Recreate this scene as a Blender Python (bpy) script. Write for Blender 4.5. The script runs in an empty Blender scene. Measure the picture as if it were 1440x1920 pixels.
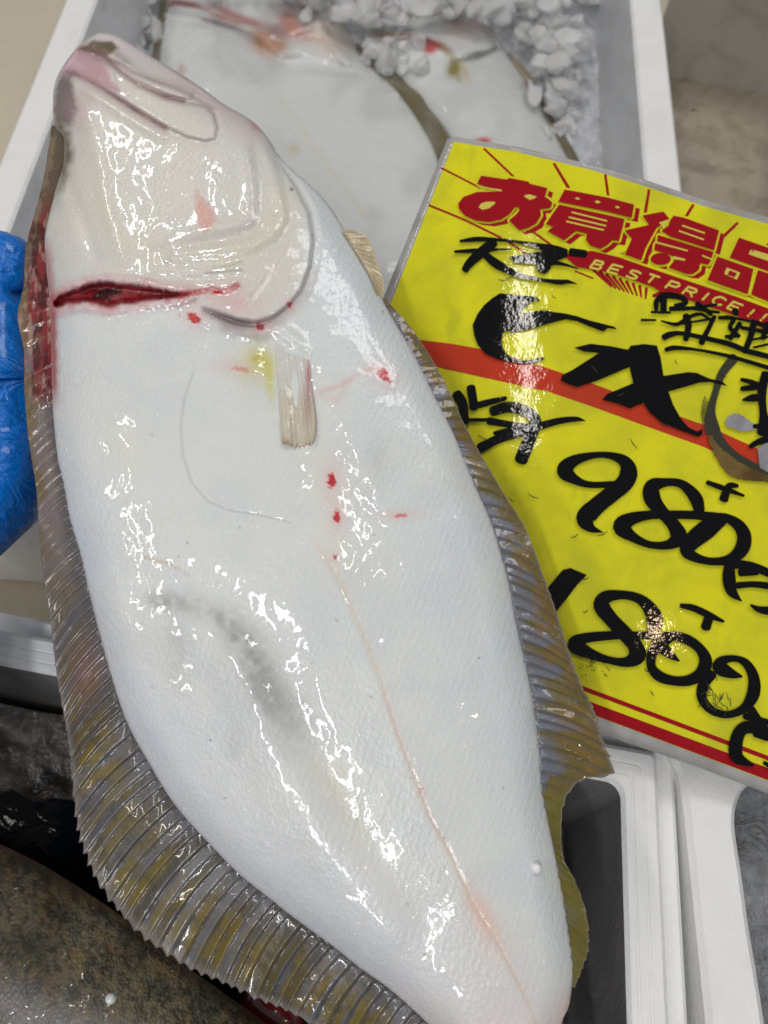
import bpy, bmesh, math, random
import numpy as np
from mathutils import Vector, Euler, Matrix
from mathutils.geometry import tessellate_polygon

random.seed(7); rng = np.random.default_rng(7)
S = bpy.context.scene

# ------------------------------------------------------------------ camera
F = 1500.0; PITCH = math.radians(64.4)
CAMP = np.array([0.0, 0.0, 0.45])
FW = np.array([0, math.cos(PITCH), -math.sin(PITCH)]); RT = np.array([1.0, 0, 0]); UP = np.cross(RT, FW)
cd = bpy.data.cameras.new('camera'); cam = bpy.data.objects.new('camera', cd); S.collection.objects.link(cam)
cam.location = CAMP; cam.rotation_euler = (math.radians(90) - PITCH, 0, 0)
cd.sensor_fit = 'VERTICAL'; cd.sensor_height = 24.0; cd.lens = 24.0 * F / 1920
cd.clip_start = 0.02; cd.clip_end = 50
cd.dof.use_dof = True; cd.dof.focus_distance = 0.37; cd.dof.aperture_fstop = 6.0
S.camera = cam

# ------------------------------------------------------------------ world, lamps, exposure
w = bpy.data.worlds.new('World'); S.world = w; w.use_nodes = True
w.node_tree.nodes['Background'].inputs[0].default_value = (0.93, 0.96, 1.0, 1)
w.node_tree.nodes['Background'].inputs[1].default_value = 0.17
S.view_settings.view_transform = 'Standard'; S.view_settings.look = 'None'
S.view_settings.exposure = 0.17; S.view_settings.gamma = 1.0

def lamp(name, loc, size, radiance, col=(1, 1, 1), rot=(0, 0, 0)):
    l = bpy.data.lights.new(name, 'AREA'); l.shape = 'RECTANGLE'; l.size, l.size_y = size
    l.energy = radiance * math.pi * size[0] * size[1]; l.color = col
    o = bpy.data.objects.new(name, l); S.collection.objects.link(o); o.location = loc; o.rotation_euler = rot
    return o

def ray(x, y):
    return FW + RT * ((x - 720) / F) - UP * ((y - 960) / F)

class Plane:
    """A real plane in the market; P(x, y, h) is the point h metres in front of it seen at photo pixel x, y."""
    def __init__(s, p0, n):
        s.p0 = np.array(p0, float); s.n = np.array(n, float); s.n /= np.linalg.norm(s.n)
    def P(s, x, y, h=0.0):
        x = np.asarray(x, float); y = np.asarray(y, float); h = np.asarray(h, float)
        d = FW + RT * ((x - 720) / F)[..., None] - UP * ((y - 960) / F)[..., None]
        t = ((s.p0 - CAMP) @ s.n + h) / (d @ s.n)
        return CAMP + d * t[..., None]

def from_depths(pts):
    a, b, c = [CAMP + ray(x, y) * d for x, y, d in pts]
    n = np.cross(b - a, c - a); n /= np.linalg.norm(n)
    if n @ (CAMP - a) < 0: n = -n
    return Plane(a, n)

FISH = from_depths([(180, 80, .425), (1050, 1900, .335), (1050, 80, .43)])
RIM = Plane((0, 0, 0), (0, 0, 1))
def HOR(z): return Plane((0, 0, z), (0, 0, 1))
t_ = math.radians(18)
SIGN = Plane(RIM.P(1110, 1340, .017), (0, -math.sin(t_), math.cos(t_)))

def mirror_point(plane, x, y, z, dn=(0, 0, 0)):
    """where on the ceiling (height z) the mirror image seen at x, y comes from"""
    p = plane.P(x, y); v = p - CAMP; v /= np.linalg.norm(v)
    n = plane.n + np.array(dn); n /= np.linalg.norm(n)
    r = v - 2 * (v @ n) * n
    return p + r * (z - p[2]) / r[2]

ZC = 1.75
for nm, loc, size, rad, col, rz in (
        ('market_tube_lamp', (-.70, 1.15, ZC), (.07, .85), 30, (1.0, .97, .93), 5),
        ('market_tube_lamp', (-.41, -1.10, ZC), (.085, 1.5), 36, (.97, .98, 1.0), 9.7),
        ('market_tube_lamp', (-.22, -1.15, ZC), (.07, .55), 28, (.97, .98, 1.0), 9.7),
        ('market_tube_lamp', (-1.28, -.22, ZC), (.08, .7), 26, (1.0, .93, .82), 6),
        ('market_tube_lamp', (.265, .29, ZC), (.036, .40), 27, (1.0, .95, .88), 0),
        ('market_bulb_lamp', (.87, -.41, ZC), (.06, .05), 60, (1.0, .72, .45), 0)):
    lamp(nm, loc, size, rad, col, (0, 0, math.radians(rz)))
lamp('fill_panel', (1.0, 1.4, ZC + .3), (1.2, .7), 5.6, (1, .98, .96))  # broad unseen panel added as fill light

# ------------------------------------------------------------------ helpers
def lin(c):
    c = np.asarray(c, float) / 255.0
    return np.where(c <= .04045, c / 12.92, ((c + .055) / 1.055) ** 2.4)

def smooth(x): x = np.clip(x, 0, 1); return x * x * (3 - 2 * x)

_lat = rng.random((512, 512))
def vnoise(x, y, s, seed=0):
    x = np.asarray(x) / s + seed * 17.3; y = np.asarray(y) / s + seed * 31.7
    xi = np.floor(x).astype(int); yi = np.floor(y).astype(int)
    fx = x - xi; fy = y - yi; fx = fx * fx * (3 - 2 * fx); fy = fy * fy * (3 - 2 * fy)
    g = lambda a, b: _lat[a % 512, b % 512]
    return (g(xi, yi) * (1 - fx) + g(xi + 1, yi) * fx) * (1 - fy) + (g(xi, yi + 1) * (1 - fx) + g(xi + 1, yi + 1) * fx) * fy
def fbm(x, y, s, seed=0, o=4):
    r = 0; a = .5
    for k in range(o): r = r + a * vnoise(x, y, s / 2 ** k, seed + k); a *= .5
    return r / (1 - .5 ** o)

def catmull(pts, n, closed=False):
    P = np.array(pts, float)
    if closed: Q = np.vstack([P[-1], P, P[0], P[1]])
    else: Q = np.vstack([2 * P[0] - P[1], P, 2 * P[-1] - P[-2]])
    out = []
    m = len(P) if closed else len(P) - 1
    for i in range(m):
        p0, p1, p2, p3 = Q[i], Q[i + 1], Q[i + 2], Q[i + 3]
        t = np.linspace(0, 1, 16, endpoint=False)[:, None]
        out.append(.5 * ((2 * p1) + (-p0 + p2) * t + (2 * p0 - 5 * p1 + 4 * p2 - p3) * t ** 2 + (-p0 + 3 * p1 - 3 * p2 + p3) * t ** 3))
    out = np.vstack(out + [P[:1] if closed else P[-1:]])
    s = np.r_[0, np.cumsum(np.linalg.norm(np.diff(out[:, :2], axis=0), axis=1))]
    u = np.linspace(0, s[-1], n)
    return np.stack([np.interp(u, s, out[:, k]) for k in range(out.shape[1])], 1)

def pdist(x, y, poly, closed=False):
    P = np.array(poly, float)
    if closed: P = np.vstack([P, P[:1]])
    best = np.full(x.shape, 1e9)
    for (ax, ay), (bx, by) in zip(P[:-1, :2], P[1:, :2]):
        dx, dy = bx - ax, by - ay; L = dx * dx + dy * dy + 1e-9
        t = np.clip(((x - ax) * dx + (y - ay) * dy) / L, 0, 1)
        best = np.minimum(best, (x - ax - t * dx) ** 2 + (y - ay - t * dy) ** 2)
    return np.sqrt(best)

def inside(x, y, poly):
    P = np.array(poly, float); r = np.zeros(x.shape, bool); j = len(P) - 1
    for i in range(len(P)):
        xi, yi = P[i][:2]; xj, yj = P[j][:2]
        if yi != yj: r ^= ((yi > y) != (yj > y)) & (x < (xj - xi) * (y - yi) / (yj - yi) + xi)
        j = i
    return r

def sdist(x, y, poly):
    """positive inside the closed polygon"""
    return pdist(x, y, poly, True) * np.where(inside(x, y, poly), 1, -1)

def gauss(x, y, cx, cy, a, b, ang=0):
    c, s = math.cos(math.radians(ang)), math.sin(math.radians(ang))
    u = (x - cx) * c + (y - cy) * s; v = -(x - cx) * s + (y - cy) * c
    return np.exp(-(u / a) ** 2 - (v / b) ** 2)

def mix(col, c, wgt):
    wgt = np.clip(wgt, 0, 1)[..., None]
    return col * (1 - wgt) + lin(c) * wgt

def empty(name, loc, label, cat, group=None):
    o = bpy.data.objects.new(name, None); S.collection.objects.link(o); o.location = tuple(loc)
    o.empty_display_size = .02; o['label'] = label; o['category'] = cat
    if group: o['group'] = group
    return o

def tag(o, label, cat, group=None):
    o['label'] = label; o['category'] = cat
    if group: o['group'] = group
    return o

def link_mesh(name, verts, faces, mat, parent=None, smooth_=True, cols=None, origin=None, uv=None, normals=None):
    verts = np.asarray(verts, float)
    if parent is not None: origin = np.array(parent.location) if parent.parent is None else np.array(parent['wo'])
    if origin is None: origin = verts.mean(0); origin[2] = verts[:, 2].min()
    me = bpy.data.meshes.new(name)
    if isinstance(faces, np.ndarray):
        n = faces.shape[1]; k = len(faces)
        me.vertices.add(len(verts)); me.vertices.foreach_set('co', (verts - origin).ravel())
        me.loops.add(k * n); me.loops.foreach_set('vertex_index', faces.ravel().astype(np.int32))
        me.polygons.add(k); me.polygons.foreach_set('loop_start', np.arange(0, k * n, n, dtype=np.int32))
        me.update(calc_edges=True); me.validate()
    else:
        me.from_pydata((verts - origin).tolist(), [], faces); me.update()
    if smooth_: me.polygons.foreach_set('use_smooth', np.ones(len(me.polygons), bool))
    if cols is not None:
        a = me.color_attributes.new('Col', 'FLOAT_COLOR', 'POINT')
        a.data.foreach_set('color', np.c_[np.clip(cols, 0, 1), np.ones(len(cols))].ravel())
    if uv is not None:
        a = me.attributes.new('px', 'FLOAT_VECTOR', 'POINT')
        a.data.foreach_set('vector', np.c_[uv, np.zeros(len(uv))].ravel())
    if normals is not None: me.normals_split_custom_set_from_vertices(normals.tolist())
    me.materials.append(mat)
    o = bpy.data.objects.new(name, me); S.collection.objects.link(o)
    if parent is not None: o.parent = parent
    else: o.location = tuple(origin)
    o['wo'] = [float(v) for v in origin]
    return o

def structure(o): o['kind'] = 'structure'; return o

# ------------------------------------------------------------------ materials
def new_mat(name):
    m = bpy.data.materials.new(name); m.use_nodes = True
    nt = m.node_tree; return m, nt, nt.nodes['Principled BSDF']
def N(nt, typ, **kw):
    n = nt.nodes.new(typ)
    for k, v in kw.items():
        if k.startswith('i_'):
            key = k[2:]; key = int(key) if key.isdigit() else key.replace('_', ' ')
            n.inputs[key].default_value = v
        else: setattr(n, k, v)
    return n
def math_(nt, op, a, b=None, clamp=False):
    n = nt.nodes.new('ShaderNodeMath'); n.operation = op; n.use_clamp = clamp
    for i, v in enumerate((a, b)):
        if v is None: continue
        if hasattr(v, 'links'): nt.links.new(v, n.inputs[i])
        else: n.inputs[i].default_value = v
    return n.outputs[0]
def coords(nt, scale=(1, 1, 1), rot=(0, 0, 0), which='Object'):
    tc = nt.nodes.new('ShaderNodeTexCoord'); mp = nt.nodes.new('ShaderNodeMapping')
    nt.links.new(tc.outputs[which], mp.inputs[0]); mp.inputs['Scale'].default_value = scale; mp.inputs['Rotation'].default_value = rot
    return mp.outputs[0]
def noise(nt, vec, scale, detail=3, rough=.5, dist=0):
    n = N(nt, 'ShaderNodeTexNoise'); n.inputs['Scale'].default_value = scale; n.inputs['Detail'].default_value = detail
    n.inputs['Roughness'].default_value = rough; n.inputs['Distortion'].default_value = dist
    nt.links.new(vec, n.inputs['Vector']); return n.outputs['Fac']
def ramp(nt, fac, stops):
    r = nt.nodes.new('ShaderNodeValToRGB'); cr = r.color_ramp
    while len(cr.elements) < len(stops): cr.elements.new(.5)
    for e, (p, c) in zip(cr.elements, stops):
        e.position = p; e.color = (c, c, c, 1) if not hasattr(c, '__len__') else (*c, 1)
    nt.links.new(fac, r.inputs[0]); return r.outputs[0]
def bump(nt, h, strength, dist, prev=None):
    b = nt.nodes.new('ShaderNodeBump'); b.inputs['Strength'].default_value = strength; b.inputs['Distance'].default_value = dist
    nt.links.new(h, b.inputs['Height'])
    if prev is not None: nt.links.new(prev, b.inputs['Normal'])
    return b.outputs[0]
def mixc(nt, fac, a, b, typ='MIX'):
    m = nt.nodes.new('ShaderNodeMix'); m.data_type = 'RGBA'; m.blend_type = typ
    for idx, v in ((0, fac), (6, a), (7, b)):
        if hasattr(v, 'links'): nt.links.new(v, m.inputs[idx])
        elif hasattr(v, '__len__'): m.inputs[idx].default_value = (*v, 1)
        else: m.inputs[idx].default_value = v
    return m.outputs[2]

def film_normal(nt, v, s=1.0, amount=1.0):
    """wet film: smooth puddled patches with thin raised meniscus edges, plus beads"""
    big = noise(nt, v, 34 * s, 2, .5, .6)
    n1 = noise(nt, v, 75 * s, 3, .55, 1.6)
    plate = ramp(nt, n1, [(.0, 0), (.485, 0), (.515, 1), (1, 1)])
    n3 = noise(nt, coords(nt, (1.7, .8, 1), (0, 0, .3)), 150 * s, 2, .5, 1.4)
    plate2 = ramp(nt, n3, [(.0, 0), (.54, 0), (.565, 1), (1, 1)])
    n2 = noise(nt, v, 330 * s, 1, .5, .4)
    bead = ramp(nt, n2, [(.0, 0), (.66, 0), (.72, 1), (1, 1)])
    h = math_(nt, 'ADD', math_(nt, 'MULTIPLY', big, 2.2), math_(nt, 'MULTIPLY', plate, .30))
    h = math_(nt, 'ADD', h, math_(nt, 'MULTIPLY', plate2, .34))
    h = math_(nt, 'ADD', h, math_(nt, 'MULTIPLY', bead, .16))
    return bump(nt, h, 1.0, .0010 * amount / s)

def mat_wet_skin(name, white=True, sss=.12, amount=1.0, s=1.0, scales=True, scale_bump=.36):
    m, nt, b = new_mat(name)
    at = N(nt, 'ShaderNodeAttribute', attribute_name='Col')
    v = coords(nt)
    fine = noise(nt, v, 900, 3, .6)
    col = mixc(nt, .22, at.outputs['Color'], ramp(nt, fine, [(.3, .55), (.7, 1.0)]), 'MULTIPLY') if not white else \
        mixc(nt, .10, at.outputs['Color'], ramp(nt, fine, [(.3, .6), (.7, 1.0)]), 'MULTIPLY')
    wc = N(nt, 'ShaderNodeTexWave', wave_type='BANDS', bands_direction='X'); nt.links.new(coords(nt, (1, 1, 1), (0, 0, .35)), wc.inputs['Vector'])
    wc.inputs['Scale'].default_value = 120; wc.inputs['Distortion'].default_value = 3.5; wc.inputs['Detail'].default_value = 2; wc.inputs['Detail Scale'].default_value = .8
    wm = math_(nt, 'MULTIPLY', math_(nt, 'MULTIPLY', wc.outputs['Fac'], ramp(nt, noise(nt, v, 16, 3), [(.38, 0), (.62, 1)])), .13 if white else 0)
    col = mixc(nt, wm, col, (.74, .80, .86), 'MULTIPLY')
    nt.links.new(col, b.inputs['Base Color'])
    b.inputs['Roughness'].default_value = .34; b.inputs['Specular IOR Level'].default_value = .38
    if sss:
        b.inputs['Subsurface Weight'].default_value = sss; b.inputs['Subsurface Radius'].default_value = (1.0, .6, .45)
        b.inputs['Subsurface Scale'].default_value = .004
    # small scales in rows
    vo = N(nt, 'ShaderNodeTexVoronoi'); nt.links.new(coords(nt, (1, .8, 1), (0, 0, .5)), vo.inputs['Vector'])
    vo.inputs['Scale'].default_value = 620
    wv = N(nt, 'ShaderNodeTexWave', wave_type='BANDS', bands_direction='X'); nt.links.new(coords(nt, (1, 1, 1), (0, 0, .35)), wv.inputs['Vector'])
    wv.inputs['Scale'].default_value = 95; wv.inputs['Distortion'].default_value = 2.5; wv.inputs['Detail'].default_value = 1.5
    wv.inputs['Detail Scale'].default_value = .6
    hh = math_(nt, 'ADD', math_(nt, 'MULTIPLY', vo.outputs['Distance'], .8), math_(nt, 'MULTIPLY', math_(nt, 'MULTIPLY', wv.outputs['Fac'], noise(nt, v, 22, 2)), .36))
    nb = bump(nt, hh, scale_bump if scales else .12, .0006)
    nt.links.new(nb, b.inputs['Normal'])
    b.inputs['Coat Weight'].default_value = 1.0; b.inputs['Coat Roughness'].default_value = .035; b.inputs['Coat IOR'].default_value = 1.42
    nt.links.new(film_normal(nt, v, s, amount), b.inputs['Coat Normal'])
    return m

M_skin = mat_wet_skin('wet white fish skin')
M_skin_back = mat_wet_skin('wet skin of the fish on ice', amount=2.2, s=.8, sss=0)
M_fin = mat_wet_skin('wet fin membrane', white=False, sss=0, amount=2.0, s=.9, scales=False)
M_dark = mat_wet_skin('wet mottled dark fish skin', white=False, sss=0, amount=2.6, s=2.2, scale_bump=1.0)

def mat_foam(name, col=(.86, .86, .85), dirt=.25, dcol=(.45, .40, .33), gloss=.25):
    m, nt, b = new_mat(name)
    v = coords(nt)
    vo = N(nt, 'ShaderNodeTexVoronoi'); vo.inputs['Scale'].default_value = 330; nt.links.new(v, vo.inputs['Vector'])
    n1 = noise(nt, v, 26, 6, .65, .5); n2 = noise(nt, v, 6.0, 4, .6)
    dm = math_(nt, 'MULTIPLY', ramp(nt, n1, [(.47, 0), (.66, 1)]), dirt)
    c = mixc(nt, dm, col, dcol)
    c = mixc(nt, math_(nt, 'MULTIPLY', n2, dirt), c, tuple(.8 * x for x in col))
    spots = ramp(nt, noise(nt, v, 60, 2, .5), [(.70, 0), (.76, 1)])
    c = mixc(nt, math_(nt, 'MULTIPLY', spots, min(1, dirt * 1.3)), c, tuple(.6 * x for x in dcol))
    nt.links.new(c, b.inputs['Base Color'])
    b.inputs['Roughness'].default_value = .55; b.inputs['Coat Weight'].default_value = gloss; b.inputs['Coat Roughness'].default_value = .15
    hb = math_(nt, 'ADD', math_(nt, 'MULTIPLY', vo.outputs['Distance'], .8), math_(nt, 'MULTIPLY', noise(nt, v, 50, 3), .7))
    nt.links.new(bump(nt, hb, .3, .0009), b.inputs['Normal'])
    return m
M_foam = mat_foam('white styrofoam', dirt=.14)
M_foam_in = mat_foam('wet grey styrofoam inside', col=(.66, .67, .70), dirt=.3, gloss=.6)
M_foam_dk = mat_foam('dark grey liner inside', col=(.26, .25, .25), dirt=.4, gloss=.8)  # dark grey for the insides of the lower boxes
M_foam_old = mat_foam('old stained styrofoam', col=(.36, .31, .235), dirt=.95, dcol=(.12, .082, .042), gloss=.4)
M_foam_old2 = mat_foam('old grey styrofoam wall', col=(.46, .43, .37), dirt=.6, dcol=(.24, .20, .14), gloss=.4)
M_counter = mat_foam('cream counter laminate', col=(.62, .55, .43), dirt=.15, gloss=.5)

def simple(name, col, rough=.5, coat=0, **kw):
    m, nt, b = new_mat(name); b.inputs['Base Color'].default_value = (*col, 1); b.inputs['Roughness'].default_value = rough
    b.inputs['Coat Weight'].default_value = coat
    for k, v in kw.items(): b.inputs[k.replace('_', ' ')].default_value = v
    return m, nt, b

def mat_print(name, col, smear=0.0, scol=(.3, .3, .05)):
    m, nt, b = simple(name, col, .45, 1.0)
    v = coords(nt)
    if smear:
        n1 = noise(nt, v, 22, 5, .65, .4); n2 = noise(nt, coords(nt, (1, .35, 1), (0, 0, .4)), 60, 4, .6)
        f = math_(nt, 'MULTIPLY', ramp(nt, n1, [(.42, 0), (.66, 1)]), smear)
        f2 = math_(nt, 'MULTIPLY', ramp(nt, n2, [(.55, 0), (.68, 1)]), smear * .8)
        c = mixc(nt, math_(nt, 'MAXIMUM', f, f2), col, scol); nt.links.new(c, b.inputs['Base Color'])
    b.inputs['Coat Roughness'].default_value = .05; b.inputs['Coat IOR'].default_value = 1.42; b.inputs['Specular IOR Level'].default_value = 0
    h = math_(nt, 'ADD', math_(nt, 'MULTIPLY', noise(nt, v, 18, 2), 1.0), math_(nt, 'MULTIPLY', noise(nt, v, 170, 3, .6), .16))
    nt.links.new(bump(nt, h, .6, .0012), b.inputs['Coat Normal'])
    return m
M_yel = mat_print('laminated yellow paper', tuple(lin((226, 220, 34))), .5, (.40, .42, .03))
M_lam = mat_print('clear laminate margin over grey', (.42, .41, .39), .5, (.2, .18, .16))
M_red = mat_print('printed dark red', tuple(lin((160, 12, 26))), .15, (.3, .02, .03))
M_band = mat_print('printed orange red band', tuple(lin((196, 58, 32))), .3, (.35, .06, .03))
M_thin = mat_print('printed fine orange line', tuple(lin((190, 96, 24))), 0)
M_pale = mat_print('printed pale yellow letters', tuple(lin((214, 200, 84))), 0)
M_ink = mat_print('black marker ink', (.0025, .0025, .003), 0)
M_ink2 = mat_print('dry brushed marker ink', (.045, .045, .03), 0)
M_stain = mat_print('brown stain at torn laminate', (.20, .13, .04), .8, (.06, .03, .01))
M_tear = mat_print('torn bubbled laminate', (.40, .40, .42), .6, (.12, .11, .12))

M_glove, nt, b = simple('blue nitrile glove', tuple(lin((0, 112, 208))), .33, .5)
v = coords(nt)
gl = math_(nt, 'ADD', noise(nt, coords(nt, (1, 2.2, 1), (0, 0, .3)), 45, 4, .55, .8), math_(nt, 'MULTIPLY', noise(nt, v, 240, 2), .12))
nt.links.new(bump(nt, gl, 1.0, .006), b.inputs['Normal']); b.inputs['Coat Roughness'].default_value = .12
b.inputs['Specular IOR Level'].default_value = .4

M_ice, nt, b = simple('crushed ice', (1.0, 1.0, 1.0), .04)
b.inputs['Transmission Weight'].default_value = .62; b.inputs['IOR'].default_value = 1.31
nt.links.new(bump(nt, noise(nt, coords(nt), 160, 4, .6), .7, .002), b.inputs['Normal'])

M_film, nt, b = simple('clear plastic bag film', (.85, .87, .9), .08)
b.inputs['Transmission Weight'].default_value = .62; b.inputs['IOR'].default_value = 1.35
nt.links.new(bump(nt, noise(nt, coords(nt), 60, 5, .65, 2.0), 1.0, .012), b.inputs['Normal'])

M_water, nt, b = simple('dark melt water', (.004, .004, .005), .05, 0, Specular_IOR_Level=.18)
nt.links.new(bump(nt, noise(nt, coords(nt, (1, 2, 1)), 40, 4, .5, 1.0), .6, .002), b.inputs['Normal'])

M_murk, nt, b = simple('wet dark slush', (.10, .09, .08), .25, .35)
v = coords(nt)
nt.links.new(ramp(nt, noise(nt, v, 40, 5, .6, .8), [(.35, (.02, .018, .016)), (.6, (.10, .085, .075)), (.75, (.22, .2, .19))]), b.inputs['Base Color'])
nt.links.new(bump(nt, noise(nt, v, 90, 4, .6, .6), 1.0, .004), b.inputs['Normal'])
nt.links.new(bump(nt, noise(nt, v, 90, 4, .6, .6), 1.0, .004), b.inputs['Coat Normal'])

M_bead, nt, b = simple('white foam bead', (.85, .85, .84), .4, .4)

# ------------------------------------------------------------------ setting: counter
def slab(name, c, sx, sy, sz, mat, yaw=0, bev=0.0):
    bm = bmesh.new(); bmesh.ops.create_cube(bm, size=1)
    for v_ in bm.verts: v_.co = Vector((v_.co.x * sx, v_.co.y * sy, v_.co.z * sz))
    if bev: bmesh.ops.bevel(bm, geom=bm.edges[:], offset=bev, segments=3, affect='EDGES')
    me = bpy.data.meshes.new(name); bm.to_mesh(me); bm.free(); me.materials.append(mat)
    o = bpy.data.objects.new(name, me); S.collection.objects.link(o); o.location = c; o.rotation_euler = (0, 0, yaw)
    return o
ZT = -.150
structure(slab('ground', (0, .3, ZT - .02), 6, 6, .04, M_counter))

# ------------------------------------------------------------------ styrofoam boxes
def rrect(x0, y0, x1, y1, r, n=8):
    pts = []
    for cx, cy, a in ((x1 - r, y1 - r, 0), (x0 + r, y1 - r, 90), (x0 + r, y0 + r, 180), (x1 - r, y0 + r, 270)):
        for k in range(n + 1):
            t = math.radians(a + 90 * k / n); pts.append((cx + r * math.cos(t), cy + r * math.sin(t)))
    return pts

def loft(name, rings, mat, parent, close_last=True, close_first=False, sm=True):
    """rings of equal length joined one after the other"""
    vs = []; fs = []
    for ring in rings: vs += ring
    n = len(rings[0])
    for k in range(len(rings) - 1):
        for i in range(n):
            a = k * n + i; b_ = k * n + (i + 1) % n
            fs.append((a, b_, b_ + n, a + n))
    if close_last: fs.append(tuple((len(rings) - 1) * n + i for i in range(n)))
    if close_first: fs.append(tuple(reversed(range(n))))
    o = link_mesh(name, np.array(vs), fs, mat, parent, smooth_=False)
    if sm:
        for p in o.data.polygons: p.use_smooth = True
        try:
            o.data.set_sharp_from_angle(angle=math.radians(28))
        except Exception: pass
    return o

def foam_box(origin, yaw, W, L, H, t, label, m_out, m_in, lip=0.0, r_in=.012, lip_h=.008, grooves=0, floor_t=.02, r_out=.012):
    """origin: world point of the outer near-left corner at rim height; box extends +x W, +y L (local), down H"""
    o3 = np.array(origin, float)
    e1, e2 = yaw if isinstance(yaw, tuple) else ((math.cos(yaw), math.sin(yaw)), (-math.sin(yaw), math.cos(yaw)))
    def T(p, z): return [(o3[0] + x * e1[0] + y * e2[0], o3[1] + x * e1[1] + y * e2[1], o3[2] + z) for x, y in p]
    root = empty('foam_box', (o3[0], o3[1], o3[2] - H), label, 'foam box')
    e = .0022
    R = lambda d, r: rrect(d, d, W - d, L - d, r)
    outer = [T(R(.006, .01), -H), T(R(0, r_out), -.035)]
    if lip:
        outer += [T(R(0, r_out), -lip_h - e), T(R(e, r_out), -lip_h), T(R(lip, r_out), -lip_h), T(R(lip, r_out), -e), T(R(lip + e, r_out), 0)]
        d0 = lip + e
    else:
        outer += [T(R(0, .012), -e), T(R(e, .012), 0)]; d0 = e
    for g in range(grooves):
        d = d0 + (t - d0) * (g + 1) / (grooves + 1)
        outer += [T(R(d - .0008, r_out), 0), T(R(d, r_out), -.0009), T(R(d + .0008, r_out), 0)]
    outer += [T(R(t - e, r_in), 0), T(R(t, r_in), -e)]
    loft('wall', outer, m_out, root, close_last=False, close_first=True)
    inner = [T(R(t, r_in), -e - .0001), T(R(t + .002, r_in), -.02), T(R(t + .008, r_in), -H + floor_t + .006), T(R(t + .016, r_in), -H + floor_t)]
    loft('inner_lining', inner, m_in, root, close_last=True)
    return root

ya = -math.radians(4.7)
rot = lambda p, a: np.array([p[0] * math.cos(a) - p[1] * math.sin(a), p[0] * math.sin(a) + p[1] * math.cos(a)])
# box A: outer right rim passes (.23,.484) and (.249,.726)
ex = rot((1, 0), ya); ey = rot((0, 1), ya)
pr = np.array([.23, .484])
WA, LA = .535, .95
k = (.175 - pr[1] + 0) / ey[1]
near_right = pr + ey * k
near_left = near_right - ex * WA
HA = .135
foam_box((near_left[0], near_left[1], 0), ya, WA, LA, HA, .028, 'white styrofoam box of ice holding two pale flatfish, behind the held fish', M_foam, M_foam_in, r_in=.03)

# box B (in front, under the tail of the held fish)
yb = -math.radians(6.5)
exb = rot((1, 0), -math.radians(10.6)); eyb = rot((0, 1), -math.radians(5.6))
corner = np.array([.1275, .054])                       # inner far right corner
tB = .033
far_right = corner + exb * tB + eyb * tB
WB, LB = .50, .46
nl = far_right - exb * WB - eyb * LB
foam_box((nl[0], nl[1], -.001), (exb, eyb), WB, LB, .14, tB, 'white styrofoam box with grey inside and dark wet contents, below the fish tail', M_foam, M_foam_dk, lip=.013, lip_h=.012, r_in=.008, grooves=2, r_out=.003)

# box C (right of box B) with a scooped grip in its left rim
def box_c():
    yc = -math.radians(3.4)
    root = empty('foam_box', tuple(RIM.P(1330, 1920)[:2]) + (-.14,), 'white styrofoam box at lower right with a scooped grip in its rim', 'foam box')
    lt = [(1200, 1200), (1252, 1400), (1278, 1470), (1300, 1660), (1327, 1920), (1345, 2080)]
    rt_ = [(1330, 1200), (1412, 1440), (1397, 1478), (1384, 1508), (1381, 1551), (1394, 1640), (1408, 1740), (1422, 1823), (1437, 1920), (1458, 2080)]
    L_ = catmull(lt, 60); R_ = catmull(rt_, 60)
    PL = HOR(-.006)
    n = 60; rings = []
    for i in range(n):
        a = PL.P(L_[i][0], L_[i][1]); b_ = PL.P(R_[i][0], R_[i][1])
        u = (b_ - a) / np.linalg.norm(b_ - a)
        rings.append([a + u * -.004 - np.array([0, 0, .14]), a - np.array([0, 0, .003]), a + u * .003, b_ - u * .003, b_ - np.array([0, 0, .003]), b_ + u * .004 - np.array([0, 0, .14])])
    vs = [p for r in rings for p in r]; fs = []
    for i in range(n - 1):
        for j in range(5): fs.append((i * 6 + j, i * 6 + j + 1, (i + 1) * 6 + j + 1, (i + 1) * 6 + j))
    fs.append(tuple(range(6))); fs.append(tuple(reversed(range((n - 1) * 6, n * 6))))
    link_mesh('wall', np.array(vs), fs, M_foam, root, smooth_=False)
    # the other three walls and the floor, towards the right
    x0 = root.location.x
    q = [Vector((x0 + .03, -.12, 0)), Vector((x0 + .40, -.12, 0))]
    vs = []; 
    def bx(c0, c1):
        x_0, y_0, z_0 = c0; x_1, y_1, z_1 = c1; b0 = len(vs)
        vs.extend([(x_0, y_0, z_0), (x_1, y_0, z_0), (x_1, y_1, z_0), (x_0, y_1, z_0), (x_0, y_0, z_1), (x_1, y_0, z_1), (x_1, y_1, z_1), (x_0, y_1, z_1)])
        return [tuple(b0 + i for i in f) for f in ((3, 2, 1, 0), (4, 5, 6, 7), (0, 1, 5, 4), (1, 2, 6, 5), (2, 3, 7, 6), (3, 0, 4, 7))]
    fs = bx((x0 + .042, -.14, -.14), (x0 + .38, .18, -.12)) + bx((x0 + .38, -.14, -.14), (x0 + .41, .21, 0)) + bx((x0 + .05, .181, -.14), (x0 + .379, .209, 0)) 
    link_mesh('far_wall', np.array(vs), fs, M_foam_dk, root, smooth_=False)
    return root
boxC = box_c()

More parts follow.
